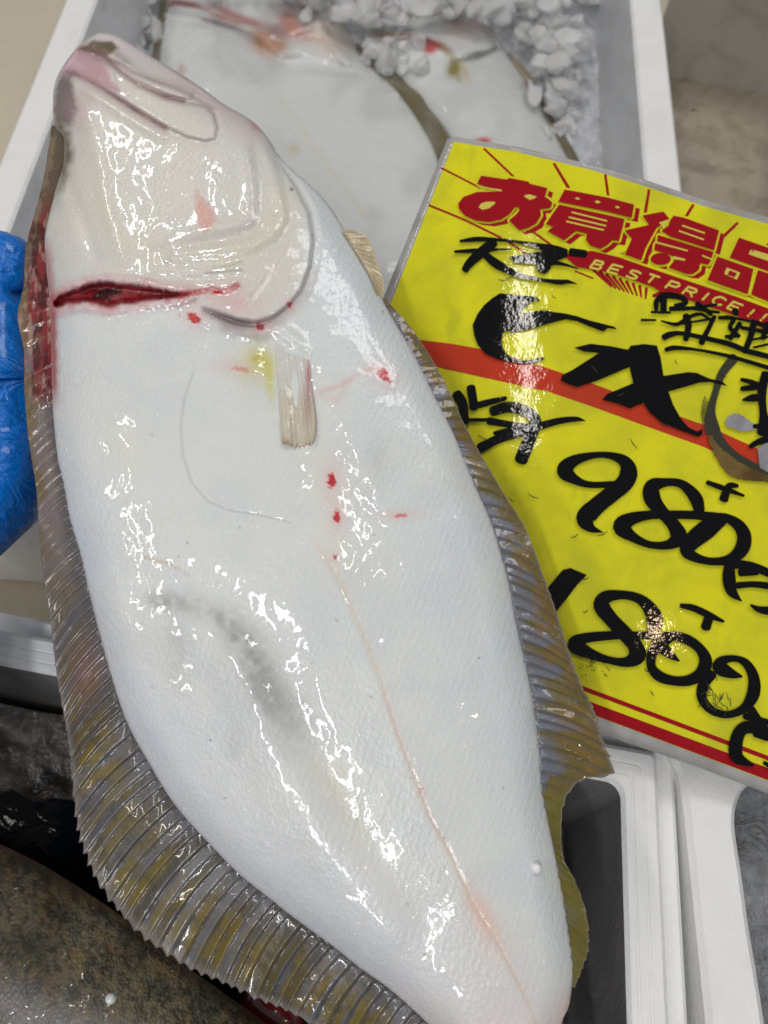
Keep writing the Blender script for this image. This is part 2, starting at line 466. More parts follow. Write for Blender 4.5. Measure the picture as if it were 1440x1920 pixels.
# box D (behind right): stained, lower, older
pd_ = HOR(-.07)
def box_d():
    root = empty('foam_box', tuple(pd_.P(1330, 250)[:2]) + (ZT,), 'old stained beige styrofoam box behind the sign at the top right', 'foam box')
    a = pd_.P(1235, 137); b_ = pd_.P(1440, 172); d = (b_ - a) / np.linalg.norm(b_ - a)
    a = a - d * .01; b_ = a + d * .40; back = np.array([d[1] * -1, d[0], 0]);  # points away
    if back[1] < 0: back = -back
    near = -back
    z = lambda p, h: (p[0], p[1], p[2] + h)
    # floor of the box with a gentle roll, a raised ledge on its right
    n, m_ = 40, 40; vs = []; 
    for i in range(n):
        for j in range(m_):
            p = a + d * (.40 * i / (n - 1)) + near * (.34 * j / (m_ - 1))
            h = .004 * math.sin(i * .3) * math.sin(j * .21) - .03 * smooth((i / (n - 1) - .30) / .06) * .8
            vs.append((p[0], p[1], p[2] + h))
    fs = [(i * m_ + j, (i + 1) * m_ + j, (i + 1) * m_ + j + 1, i * m_ + j + 1) for i in range(n - 1) for j in range(m_ - 1)]
    link_mesh('stained_lid', np.array(vs), fs, M_foam_old, root)
    w0 = a + near * .002; w1 = b_ + near * .002
    ring = lambda p, q, zz: [(p[0], p[1], zz), (q[0], q[1], zz), (q[0] + back[0] * .03, q[1] + back[1] * .03, zz), (p[0] + back[0] * .03, p[1] + back[1] * .03, zz)]
    loft('wall', [ring(w0, w1, ZT), ring(w0, w1, a[2] + .10), ], M_foam_old2, root, close_last=True, close_first=True, sm=False)
    return root
box_d()

# ------------------------------------------------------------------ fish builder
def fish_grid(Lp, Rp, nr, nc, closed_fn=None):
    L_ = catmull(Lp, nr); R_ = catmull(Rp, nr)
    s = .5 - .5 * np.cos(np.linspace(0, math.pi, nc)); s = .65 * s + .35 * np.linspace(0, 1, nc)
    X = L_[:, None, 0] * (1 - s) + R_[:, None, 0] * s; Y = L_[:, None, 1] * (1 - s) + R_[:, None, 1] * s
    return X, Y, L_, R_
def quads(nr, nc, flip=False):
    i = np.arange(nr - 1)[:, None]; j = np.arange(nc - 1)[None]
    a = (i * nc + j).ravel(); b_ = a + 1; c = a + nc + 1; d = a + nc
    return np.stack([a, d, c, b_] if not flip else [a, b_, c, d], 1)
def grid_normals(V):
    du = np.gradient(V, axis=0); dv = np.gradient(V, axis=1); n = np.cross(du, dv)
    n /= np.linalg.norm(n, axis=2, keepdims=True) + 1e-12
    return n

def fin_sheet(name, pairs, plane, base_h, tip_h, spacing, parent, colfn, mat, ns=26, bend=0.0, ray_h=.0011, serr=.05, per=7, thick=.0006):
    K = catmull([(a[0], a[1], b_[0], b_[1]) for a, b_ in pairs], 400)
    Bp, Tp = K[:, :2], K[:, 2:]
    mid = .5 * Bp + .5 * Tp
    sl = np.r_[0, np.cumsum(np.linalg.norm(np.diff(.6 * Bp + .4 * Tp, axis=0), axis=1))]
    nray = max(3, int(sl[-1] / spacing)); n = nray * per + 1
    u = np.linspace(0, sl[-1], n)
    B2 = np.stack([np.interp(u, sl, Bp[:, k]) for k in (0, 1)], 1); T2 = np.stack([np.interp(u, sl, Tp[:, k]) for k in (0, 1)], 1)
    ph = np.arange(n) / per
    jit = (vnoise(ph, ph * 0, 1.7, 5) - .5) * 2
    ph = ph + 1.6 * (vnoise(ph, ph * 0, 4.3, 15) - .5)
    pq = (ph + .35 * jit) % 1
    frac = np.where(pq < .78, pq / .78, (1 - pq) / .22)      # slow rise, quick drop: folded rays
    ym = .5 * (B2[:, 1] + T2[:, 1]); amp = (.55 + .9 * vnoise(ph, ph * 0, 2.1, 8)) * (.22 + .78 * smooth((ym - 600) / 600))
    ext = 1 + .05 * (vnoise(ph, ph * 0, 3.3, 21) - .5) + serr * (.35 + .65 * smooth((ym - 1150) / 400)) * (frac ** 1.5 - .5) * (1 + .9 * (vnoise(np.floor(ph), ph * 0, 1, 3) - .5))
    s = np.linspace(0, 1, ns)
    dvec = T2 - B2; perp = np.stack([-dvec[:, 1], dvec[:, 0]], 1)
    X = B2[:, None, 0] + dvec[:, None, 0] * s * ext[:, None] + perp[:, None, 0] * bend * np.sin(math.pi * s)
    Y = B2[:, None, 1] + dvec[:, None, 1] * s * ext[:, None] + perp[:, None, 1] * bend * np.sin(math.pi * s)
    S_ = np.broadcast_to(s, X.shape); FR = np.broadcast_to(frac[:, None], X.shape); PH = np.broadcast_to(ph[:, None], X.shape)
    h = base_h + (tip_h - base_h) * S_ + ray_h * amp[:, None] * (FR ** 1.2) * smooth(S_ * 5) * (1 - .5 * S_) - .0012 * (1 - smooth(S_ * 8)) + .0022 * (fbm(X, Y, 120, 9) - .5) * S_ * 2
    h = h + .0012 * np.sin(PH * .9) * S_
    V = plane.P(X, Y, h)
    col = colfn(X, Y, S_, FR, PH)
    f = quads(n, ns)
    Vb = plane.P(X, Y, h - thick)
    V2 = np.vstack([V.reshape(-1, 3), Vb.reshape(-1, 3)]); f2 = np.vstack([f, quads(n, ns, True) + n * ns])
    # rim around the sheet
    e = []
    idx = np.arange(n * ns).reshape(n, ns)
    loop = np.r_[idx[:, -1], idx[-1, ::-1][1:], idx[::-1, 0][1:], idx[0, 1:]]
    a_, b2 = loop[:-1], loop[1:]
    e = np.stack([a_, b2, b2 + n * ns, a_ + n * ns], 1)
    c2 = np.vstack([col.reshape(-1, 3)] * 2)
    return link_mesh(name, V2, np.vstack([f2, e]), mat, parent, cols=c2)

# ---------------------------------------------------------------- the held flounder
Lp = [(185, 62), (171, 68), (143, 90), (113, 132), (102, 160), (99, 200), (103, 235), (120, 262), (116, 310), (100, 370), (84, 440), (86, 500), (93, 565), (96, 650), (98, 750), (107, 850),
      (117, 900), (132, 975), (150, 1040), (167, 1110), (187, 1190), (215, 1290), (243, 1365), (280, 1432), (318, 1495), (352, 1538),
      (400, 1590), (450, 1640), (500, 1680), (550, 1720), (625, 1775), (675, 1815), (722, 1848), (760, 1880), (805, 1922), (850, 1968), (890, 2010), (930, 2050), (955, 2100), (965, 2150)]
Rp = [(185, 62), (210, 64), (238, 79), (282, 105), (332, 134), (379, 165), (421, 196), (460, 218), (485, 237), (505, 262), (520, 288), (538, 308), (562, 330),
      (592, 357), (620, 390), (642, 425), (667, 465), (692, 505), (706, 535), (720, 568), (745, 612), (780, 672), (812, 738), (845, 802), (870, 860), (895, 920), (920, 978),
      (940, 1040), (955, 1100), (966, 1160), (980, 1225), (992, 1280), (1001, 1330), (1010, 1400), (1016, 1475), (1025, 1528), (1040, 1600), (1055, 1675),
      (1065, 1740), (1074, 1800), (1073, 1850), (1066, 1888), (1054, 1915), (1050, 1950), (1058, 2000), (1072, 2060), (1080, 2130)]
NR, NC = 760, 300
X, Y, Lc, Rc = fish_grid(Lp, Rp, NR, NC)
dL = pdist(X, Y, Lc[::6]); dR = pdist(X, Y, Rc[::6])
d = np.minimum(dL, dR)
# combine the two sides smoothly so that the back has a rounded crest
wid = dL + dR + 1e-6
prof = 1 - np.abs(1 - 2 * np.clip(dL / wid, 0, 1)) ** 2.8
edge = 1 - (1 - np.clip(d / 60, 0, 1)) ** 2.2
Hb = 50 * prof * np.clip(wid / 600, 0, 1) ** .8 + 22 * edge * np.clip(wid / 200, .2, 1)
opercle = [(205, 100), (420, 200), (486, 245), (520, 300), (553, 350), (578, 400), (586, 450), (580, 500), (563, 545), (540, 572), (515, 592), (485, 604), (455, 604), (420, 592), (385, 578), (360, 560),
           (300, 540), (220, 525), (150, 520), (110, 540), (95, 500), (90, 430), (110, 340), (125, 260), (110, 200), (150, 120)]
maxilla = [(176, 108), (215, 128), (262, 160), (310, 186), (350, 194), (385, 200), (400, 215), (407, 240), (403, 260), (385, 264), (350, 256), (300, 232), (255, 204), (215, 178), (170, 150), (130, 128)]
jawline = [(150, 96), (215, 118), (270, 142), (340, 168), (400, 200)]
preop = [(462, 262), (472, 320), (476, 370), (470, 410), (440, 425), (380, 436), (320, 448), (270, 460)]
preop2 = [(498, 260), (515, 330), (530, 400), (505, 440), (460, 462), (400, 470), (330, 476)]
gash = [(96, 572), (112, 556), (135, 546), (165, 534), (200, 532), (240, 534), (290, 542), (335, 550), (352, 552), (330, 557), (290, 560), (262, 565), (235, 570), (205, 573), (180, 568), (155, 566), (125, 568), (106, 578)]
gash_tail = [(340, 553), (370, 548), (395, 542), (415, 546), (430, 544), (444, 536)]
gillgap = [(384, 582), (410, 592), (440, 603), (480, 609), (512, 598), (540, 574)]
sdO = sdist(X, Y, opercle); sdM = sdist(X, Y, maxilla); sdG = sdist(X, Y, gash)
H = Hb.copy()
sdG = sdG + 7 * (fbm(X, Y, 26, 61) - .5) + 4 * (fbm(X, Y, 8, 62) - .5)
# gill cover plate stands proud of the body with a crisp free edge on the right side
freeE = pdist(X, Y, [(498, 262), (530, 310), (560, 350), (580, 400), (588, 450), (581, 500), (563, 545), (540, 574), (512, 598), (480, 609), (440, 603), (384, 582)])
plate = smooth((sdO + 3) / 6)
fade = smooth((X - 350) / 120)
ef = smooth(d / 22)
H += plate * fade * 8 * ef
H -= 5 * np.exp(-((sdO + 7) / 7) ** 2) * fade * ef
pf = smooth((X - 250) / 160) * smooth((Y - 240) / 70)
H += pf * (6 * np.exp(-(pdist(X, Y, preop) / 20) ** 2) - 3.5 * np.exp(-(pdist(X, Y, [(x + 12, y + 16) for x, y in preop]) / 12) ** 2))
H += 6 * np.exp(-(pdist(X, Y, preop2) / 14) ** 2)
H -= 2 * pf * np.exp(-(pdist(X, Y, [(x + 16, y + 18) for x, y in preop2]) / 9) ** 2)
H += 5 * smooth((sdM + 2) / 9) * smooth((X - 150) / 60) * ef
H -= 3.2 * np.exp(-((sdM + 5) / 5) ** 2) * ef * smooth((X - 150) / 60)
H -= 5 * np.exp(-(pdist(X, Y, jawline) / 5) ** 2)
H += 5 * np.exp(-(pdist(X, Y, [(165, 112), (230, 140), (290, 160), (350, 178)]) / 12) ** 2)
lip1 = [(112, 134), (140, 138), (170, 153), (215, 181), (262, 212), (310, 240)]
lip2 = [(146, 92), (172, 98), (200, 110), (224, 132), (258, 158), (300, 178), (345, 190)]
tp = smooth(d / 8)
H -= tp * 5 * np.exp(-(pdist(X, Y, lip1) / 4.5) ** 2) + tp * 5 * np.exp(-(pdist(X, Y, lip2) / 4.5) ** 2)
H += tp * 6 * np.exp(-(pdist(X, Y, [(x - 8, y + 16) for x, y in lip1]) / 10) ** 2) + tp * 5 * np.exp(-(pdist(X, Y, [(x + 10, y - 14) for x, y in lip2]) / 9) ** 2)
H -= tp * 4 * smooth((sdist(X, Y, [(146, 96), (190, 112), (215, 135), (225, 172), (195, 165), (150, 146), (116, 134)]) + 3) / 10)
# throat plates and ripples
for k, (poly, a_, w_) in enumerate([([(170, 240), (190, 330), (200, 400), (230, 480)], 4, 16), ([(110, 300), (150, 400), (180, 480)], -4, 14),
                                    ([(300, 505), (380, 510), (450, 502)], 3, 8), ([(280, 520), (400, 524), (455, 515)], -2.5, 5), ([(495, 480), (508, 500), (495, 530), (470, 560)], -2.5, 5)]):
    H += a_ * np.exp(-(pdist(X, Y, poly) / w_) ** 2)
# knife cut
gd = smooth((sdG + 4) / 12)
H -= gd * 26
H += 6 * np.exp(-((sdG + 10) / 9) ** 2)
H -= 6 * np.exp(-(pdist(X, Y, gash_tail) / 5) ** 2) - 4 * np.exp(-(pdist(X, Y, gash_tail) / 14) ** 2)
H -= 13 * np.exp(-(pdist(X, Y, gillgap) / 7) ** 2) * smooth(1 - np.abs(X - 435) / 100)
H += 5 * np.exp(-(pdist(X, Y, [(385, 600), (430, 622), (480, 632), (520, 615)]) / 12) ** 2)
# lateral line and body relief
lat1 = [(362, 700), (345, 750), (339, 800), (343, 855), (360, 905), (390, 940), (430, 956), (490, 966), (545, 980)]
lat2 = [(585, 1005), (640, 1095), (680, 1185), (715, 1280), (745, 1375), (775, 1450), (805, 1530), (845, 1600), (885, 1690), (935, 1770), (970, 1840), (1000, 1900), (1020, 1960)]
H -= 0.8 * np.exp(-(pdist(X, Y, lat1) / 2.6) ** 2)
H -= 0.9 * np.exp(-(pdist(X, Y, lat2) / 4) ** 2) - 1.0 * np.exp(-(pdist(X, Y, lat2) / 26) ** 2)
ridge = [(250, 1130), (330, 1120), (410, 1150), (470, 1215), (520, 1330), (590, 1480), (680, 1620), (760, 1730)]
H -= 6 * np.exp(-(pdist(X, Y, [(x + 30, y - 18) for x, y in ridge]) / 46) ** 2)
H += 5 * np.exp(-(pdist(X, Y, [(x - 34, y + 24) for x, y in ridge]) / 52) ** 2)
H += 5.0 * (fbm(X, Y, 170, 2) - .5) + 1.6 * (fbm(X, Y, 42, 4) - .5)
H += 9 * gauss(X, Y, 548, 636, 36, 15, 38)
# pectoral base hollow
H -= 5 * gauss(X, Y, 505, 690, 26, 55)
H = np.where(d < 1e-3, 0, H)
PXM = .38 / F                                                  # metres per photo pixel at the fish
V = FISH.P(X, Y, H * PXM)

# ------ skin colour, with shading along edges and gill folds painted in
col = np.broadcast_to(lin((223, 225, 221)), X.shape + (3,)).copy()
col = mix(col, (216, 223, 224), .8 * smooth((X - .38 * (Y - 600) - 480) / 200))
nz = fbm(X, Y, 90, 11); nf = fbm(X, Y, 14, 12); nm_ = fbm(X, Y, 34, 13)
col = mix(col, (208, 213, 223), .45 * smooth(1 - dL / 130) * smooth((Y - 300) / 200))  # bluish shading towards the left edge, painted in
col = mix(col, (216, 216, 224), .35 * smooth(1 - dL / 300) * smooth((Y - 1150) / 200))
col = mix(col, (204, 211, 218), .30 * smooth((fbm(X, Y, 90, 21, 5) - .42) / .3))
col = mix(col, (226, 220, 206), .22 * smooth((fbm(X, Y, 150, 23) - .5) / .25))
head = smooth((sdO + 30) / 60)
col = mix(col, (219, 212, 201), head * (.75 + .4 * (nz - .5)))
col = mix(col, (221, 216, 192), .6 * np.exp(-(pdist(X, Y, [(430, 490), (480, 460), (520, 420), (530, 380)]) / 26) ** 2))
col = mix(col, (218, 210, 188), .4 * np.exp(-(pdist(X, Y, [(185, 300), (200, 420), (290, 480), (400, 460)]) / 26) ** 2))
col = mix(col, (184, 174, 178), .5 * pf * np.exp(-(pdist(X, Y, [(x + 5, y + 6) for x, y in preop]) / 10) ** 2) * (nz + .7 * nf - .2))
col = mix(col, (208, 188, 188), .6 * smooth(1 - pdist(X, Y, [(150, 100), (200, 75), (300, 120), (400, 190), (480, 240)]) / 60))
col = mix(col, (170, 150, 150), .6 * np.exp(-(pdist(X, Y, jawline) / 7) ** 2))
col = mix(col, (176, 162, 156), .7 * np.exp(-((sdM + 1) / 2.6) ** 2) * smooth((X - 190) / 40))
mouth = [(146, 96), (180, 108), (202, 128), (208, 150), (225, 172), (195, 165), (150, 146), (116, 134), (125, 110)]
sdm = sdist(X, Y, mouth)
col = mix(col, (196, 150, 160), .85 * smooth((sdm + 8) / 14))
col = mix(col, (212, 190, 200), .6 * gauss(X, Y, 140, 118, 22, 10, 20))
col = mix(col, (96, 78, 44), .95 * smooth((sdist(X, Y, [(148, 88), (175, 78), (208, 78), (222, 90), (200, 104), (180, 100), (160, 98)]) + 5 + 8 * (nf - .5)) / 9))
col = mix(col, (104, 90, 88), .9 * smooth((sdist(X, Y, [(112, 140), (138, 136), (136, 165), (146, 205), (132, 235), (100, 232), (96, 180)]) + 8 + 14 * (nf - .5)) / 16))
col = mix(col, (96, 82, 46), .9 * smooth(1 - (dL - 4 + 16 * (nf - .5)) / 22) * smooth((Y - 218) / 20) * smooth((420 - Y) / 120))
col = mix(col, (186, 150, 158), .5 * gauss(X, Y, 150, 205, 26, 40))
for lp, cc in ((lip1, (120, 74, 80)), (lip2, (112, 86, 76))):
    col = mix(col, cc, .75 * np.exp(-(pdist(X, Y, lp) / 2.8) ** 2) * (.35 + nf)); col = mix(col, (176, 140, 146), .35 * np.exp(-(pdist(X, Y, lp) / 10) ** 2))
col = mix(col, (110, 92, 62), .5 * gauss(X, Y, 228, 108, 24, 7, 35) * (.4 + nf)); col = mix(col, (150, 128, 126), .55 * smooth(1 - dR / 9) * smooth((Y - 90) / 40) * smooth((330 - Y) / 60))  # second tint: darker shading painted along the head's upper edge
col = mix(col, (176, 112, 96), .6 * gauss(X, Y, 478, 236, 14, 6, 45) + .5 * gauss(X, Y, 345, 142, 18, 5, 30))
# scribbles of grey on the cheek
for poly, wd, st in (([(385, 512), (420, 509), (452, 506)], 3, .5), ([(400, 502), (430, 498), (455, 490)], 2.2, .35)):
    col = mix(col, (140, 138, 132), st * np.exp(-(pdist(X, Y, poly) / wd) ** 2))
col = mix(col, (150, 150, 150), .7 * gauss(X, Y, 312, 491, 7, 4))
col = mix(col, (222, 160, 148), .75 * smooth((sdist(X, Y, [(366, 352), (378, 372), (400, 398), (404, 415), (385, 434), (370, 420), (366, 395)]) + 6 + 16 * (nf - .5)) / 12))
# gill gap, shade of the slit put into the colour
gg = pdist(X, Y, gillgap)
gs = smooth(1 - np.abs(X - 440) / 110)
col = mix(col, (130, 126, 134), .8 * np.exp(-(gg / 8) ** 2) * (.3 + .7 * gs)); col = mix(col, (46, 42, 46), .95 * np.exp(-(gg / (1.6 + 3.4 * gs)) ** 2) * (.35 + .65 * gs))
col = mix(col, (168, 160, 156), .8 * np.exp(-(pdist(X, Y, [(420, 612), (470, 628), (500, 625)]) / 11) ** 2) * (.4 + 1.1 * nf))
col = mix(col, (150, 143, 138), .6 * np.exp(-(np.abs(sdO + 3) / 1.8) ** 2) * smooth((Y - 360) / 180) * fade * (.4 + nf))
col = mix(col, (196, 186, 182), .7 * np.exp(-(np.abs(sdO + 14) / 9) ** 2) * smooth((Y - 480) / 60) * fade)  # soft shading outside the gill cover's free edge, painted in
# cut, blood
col = mix(col, (216, 176, 176), .8 * np.exp(-((sdG + 6) / 13) ** 2) * (.5 + nf * .8))
col = mix(col, (132, 14, 26), smooth((sdG + 3) / 4))
col = mix(col, (52, 4, 10), smooth((sdG - 5) / 7) * smooth((nm_ + nf - .75) / .3)); col = mix(col, (190, 70, 76), .6 * smooth((sdG - 3) / 5) * smooth((fbm(X * .5, Y, 12, 64) - .56) / .08))
col = mix(col, (206, 120, 126), .55 * np.exp(-((sdG + 4) / 6) ** 2) * smooth((nf - .45) / .15))
col = mix(col, (186, 34, 46), .95 * np.exp(-(pdist(X, Y, gash_tail) / (4 + 5 * nf)) ** 2))
col = mix(col, (220, 182, 184), .7 * gauss(X, Y, 440, 570, 46, 28) * (.4 + nf))
col = mix(col, (150, 28, 38), .95 * smooth(1 - (dL - 2) / (8 + 8 * nf)) * smooth((Y - 545) / 18) * smooth((750 - Y) / 40))
col = mix(col, (176, 70, 80), .7 * smooth(1 - (dL - 2) / (14 + 10 * nf)) * smooth((Y - 430) / 60) * smooth((780 - Y) / 60))
def blood(cx, cy, a_, b_, ang=0, c=(190, 24, 40), thr=.35, halo=(226, 190, 186), hs=2.6):
    global col
    g = gauss(X, Y, cx, cy, a_, b_, ang)
    col = mix(col, halo, .55 * gauss(X, Y, cx, cy, a_ * hs, b_ * hs, ang))
    col = mix(col, c, smooth((g + .55 * (fbm(X, Y, 9, cx) - .5) + .8 * (fbm(X, Y, 5, cy, 2) - .5) - thr) / .16) * smooth((g - .06) / .2))
blood(720, 704, 15, 10, 40); blood(622, 900, 8, 15, 5); blood(632, 970, 7, 13, 0, c=(196, 50, 60)); blood(628, 1045, 4, 5, thr=.4)
blood(364, 596, 12, 9, 20, c=(196, 60, 60)); blood(480, 672, 6, 5, c=(170, 80, 50)); blood(452, 692, 20, 6, 10, c=(214, 150, 150), thr=.4)
blood(543, 572, 5, 6, c=(180, 60, 70)); blood(490, 612, 9, 7, c=(170, 70, 80)); blood(790, 1482, 3, 6, c=(206, 70, 80))
blood(753, 966, 16, 4, 0, c=(220, 130, 130), thr=.55); blood(408, 548, 12, 6, 0)
col = mix(col, (222, 186, 180), .7 * np.exp(-(pdist(X, Y, [(598, 735), (640, 722), (665, 705), (700, 690)]) / 5) ** 2) * (.3 + nf))
col = mix(col, (222, 186, 180), .4 * np.exp(-(pdist(X, Y, [(600, 742), (632, 752), (650, 720)]) / 8) ** 2) * (.3 + nf))
col = mix(col, (206, 200, 92), .85 * gauss(X, Y, 488, 675, 26, 20, 40) + .7 * gauss(X, Y, 506, 715, 9, 40, -5))
col = mix(col, (198, 196, 110), .35 * gauss(X, Y, 480, 690, 40, 40))
# lateral line tint
col = mix(col, (176, 176, 166), .5 * np.exp(-(pdist(X, Y, lat1) / 2.2) ** 2))
col = mix(col, (220, 206, 188), .6 * np.exp(-(pdist(X, Y, lat2) / 7) ** 2) * smooth((Y - 980) / 80))
col = mix(col, (206, 168, 160), .4 * np.exp(-(pdist(X, Y, lat2) / 2.6) ** 2) * smooth((Y - 1280) / 80) * (.3 + nm_))
col = mix(col, (228, 196, 180), .95 * gauss(X, Y, 905, 1722, 62, 22, 62)); col = mix(col, (222, 206, 196), .4 * gauss(X, Y, 930, 1790, 90, 60, 60))
col = mix(col, (214, 166, 168), .8 * smooth(1 - dR / 30) * smooth((Y - 1840) / 40)); col = mix(col, (226, 214, 210), .6 * smooth((Y - 1800) / 120))
# faint bluish veins and muscle bands under the skin
rv = np.abs(fbm(X, Y, 110, 81, 4) - .5); col = mix(col, (190, 198, 208), .11 * np.exp(-(rv / .012) ** 2) * smooth((sdO * -1) / 60))
rv2 = np.abs(fbm(X + Y * .3, Y, 70, 84, 4) - .5); col = mix(col, (222, 200, 194), .10 * np.exp(-(rv2 / .010) ** 2) * smooth((fbm(X, Y, 160, 86) - .48) / .1))
# grey bruise
br = .8 * gauss(X, Y, 488, 1270, 80, 30, 66) + .3 * gauss(X, Y, 550, 1340, 60, 36, 50) + .4 * np.exp(-(pdist(X, Y, [(290, 1128), (350, 1130), (410, 1155), (460, 1210)]) / 20) ** 2)
br = br + .8 * gauss(X, Y, 492, 1292, 34, 16, 66)
col = mix(col, (104, 97, 88), np.clip(br * (.25 + .9 * smooth((nf + .4 * nm_ - .35) / .6)), 0, .75))
col = mix(col, (190, 192, 192), .6 * gauss(X, Y, 500, 1310, 150, 90, 60))
col = mix(col, (214, 208, 190), .6 * gauss(X, Y, 640, 1490, 90, 30, 60))
for cx, cy, r in ((335, 1260, 40), (440, 1400, 28), (330, 1190, 50), (710, 860, 40), (1000, 1340, 24)):
    col = mix(col, (176, 176, 172), .35 * gauss(X, Y, cx, cy, r * .5, r) * (.3 + nf))
col = mix(col, (196, 160, 140), .6 * np.exp(-(pdist(X, Y, [(270, 1045), (320, 1058), (352, 1078)]) / 3.5) ** 2) * (.2 + nf))
for k in range(60):
    cx, cy = rng.uniform(150, 1000), rng.uniform(300, 1850)
    col = mix(col, (90, 84, 78), .8 * gauss(X, Y, cx, cy, 1.8, 1.8) * (rng.random() > .4))
col = mix(col, (30, 28, 28), .95 * gauss(X, Y, 547, 355, 3, 3))
rim_ = smooth(1 - d / 7)
col = mix(col, (170, 160, 158), .5 * rim_)

base_pt = FISH.P(620, 1000, -.03)
fish = empty('flatfish', base_pt, 'large pale flatfish held belly side out in the foreground, cut across the gill', 'fish')
nrm = grid_normals(V)
if (nrm[NR // 2, NC // 2] @ FISH.n) < 0: nrm = -nrm; flip = True
else: flip = False
faces = quads(NR, NC, False)
fn = np.cross(V.reshape(-1, 3)[faces[:, 1]] - V.reshape(-1, 3)[faces[:, 0]], V.reshape(-1, 3)[faces[:, 2]] - V.reshape(-1, 3)[faces[:, 1]])
if (fn[len(fn) // 2] @ FISH.n) < 0: faces = faces[:, ::-1]
fcx = X.ravel()[faces].mean(1); fcy = Y.ravel()[faces].mean(1)
inM = inside(fcx, fcy, maxilla)
inO = inside(fcx, fcy, opercle) & ~inM
def part(name, sel, extra=None):
    f = faces[sel]; used, inv = np.unique(f, return_inverse=True); f = inv.reshape(f.shape)
    vv = V.reshape(-1, 3)[used]; cc = col.reshape(-1, 3)[used]; nn = nrm.reshape(-1, 3)[used]
    if extra is not None:
        ev, ef, ec, en = extra; f = np.vstack([f, ef + len(vv)]); vv = np.vstack([vv, ev]); cc = np.vstack([cc, ec]); nn = np.vstack([nn, en])
    return link_mesh(name, vv, f, M_skin, fish, cols=cc, normals=nn)
# eyed side, brown, facing away
st = 5
Xb, Yb = X[::st, ::st], Y[::st, ::st]
if True:
    ri = np.unique(np.r_[np.arange(0, NR, st), NR - 1]); ci = np.unique(np.r_[np.arange(0, NC, st), NC - 1])
    Xb, Yb = X[np.ix_(ri, ci)], Y[np.ix_(ri, ci)]; Hbk = (Hb[np.ix_(ri, ci)]) * .8
    dbk = d[np.ix_(ri, ci)]
    Vb = FISH.P(Xb, Yb, -np.where(dbk < 1e-3, 0, Hbk) * PXM)
    cb = np.broadcast_to(lin((92, 82, 50)), Xb.shape + (3,)).copy(); cb = mix(cb, (50, 44, 30), smooth((fbm(Xb, Yb, 60, 8) - .4) / .2))
    nb_ = grid_normals(Vb); 
    if (nb_[60, 30] @ FISH.n) > 0: nb_ = -nb_
    fb = quads(len(ri), len(ci)); 
    ff = np.cross(Vb.reshape(-1, 3)[fb[:, 1]] - Vb.reshape(-1, 3)[fb[:, 0]], Vb.reshape(-1, 3)[fb[:, 2]] - Vb.reshape(-1, 3)[fb[:, 1]])
    if (ff[len(ff) // 2] @ FISH.n) > 0: fb = fb[:, ::-1]
part('body', ~(inM | inO), (Vb.reshape(-1, 3), fb, cb.reshape(-1, 3), nb_.reshape(-1, 3)))
part('gill_cover', inO); part('upper_jaw', inM)

# ---- fins
def col_dorsal(X, Y, s, fr, ph):
    c = np.broadcast_to(lin((90, 88, 91)), X.shape + (3,)).copy()
    n1 = fbm(X, Y, 60, 31); n2 = fbm(X, Y, 16, 32); stripe = fbm(ph * 40, s * 60 + ph * 3, 30, 33)
    low = smooth((Y - 1180) / 250); rt_ = vnoise(np.floor(ph) * 3.7, ph * 0, 1.0, 77)
    c = mix(c, (110, 92, 18), smooth((stripe - .36) / .14) * smooth((s - .12) / .35) * (.35 + .6 * low) * smooth((1.05 - s) / .25))
    c = mix(c, (78, 68, 52), .65 * smooth((n2 - .55) / .15) * low)
    c = mix(c, (64, 56, 34), .6 * smooth((rt_ - .55) / .3) * low); c = mix(c, (128, 128, 134), .45 * smooth((.35 - rt_) / .25) * low * smooth(1.2 - s))
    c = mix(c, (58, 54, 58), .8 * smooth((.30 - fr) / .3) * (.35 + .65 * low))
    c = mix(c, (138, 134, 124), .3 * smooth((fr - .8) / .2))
    c = mix(c, (132, 122, 114), .7 * smooth((s - .9) / .1))
    up = smooth((1180 - Y) / 200)
    c = mix(c, (132, 118, 116), .7 * up * smooth((s - .2) / .3)); c = mix(c, (112, 92, 44), .7 * up * smooth((n1 + s * .5 - .75) / .2))
    hd = smooth((560 - Y) / 120)
    c = mix(c, (92, 76, 50), .85 * hd); c = mix(c, (140, 120, 100), .7 * hd * smooth((n2 - .5) / .1) * smooth((s - .5) / .3))
    bl = smooth((Y - 330) / 120) * smooth((770 - Y) / 50)
    c = mix(c, (132, 20, 28), .9 * bl * smooth((1.15 - s - .7 * fbm(X, Y * .4, 16, 71)) / .3)); c = mix(c, (62, 8, 14), .8 * bl * smooth((fbm(X, Y * .35, 12, 72) - .5) / .12)); c = mix(c, (186, 150, 140), .5 * bl * smooth((fbm(X, Y * .3, 9, 73) - .6) / .08))
    c = mix(c, (170, 110, 104), .4 * bl * smooth((fr - .7) / .3) * smooth((s - .5) / .3))
    c = mix(c, (128, 84, 76), .55 * gauss(X, Y, 160, 1260, 30, 60))
    return c
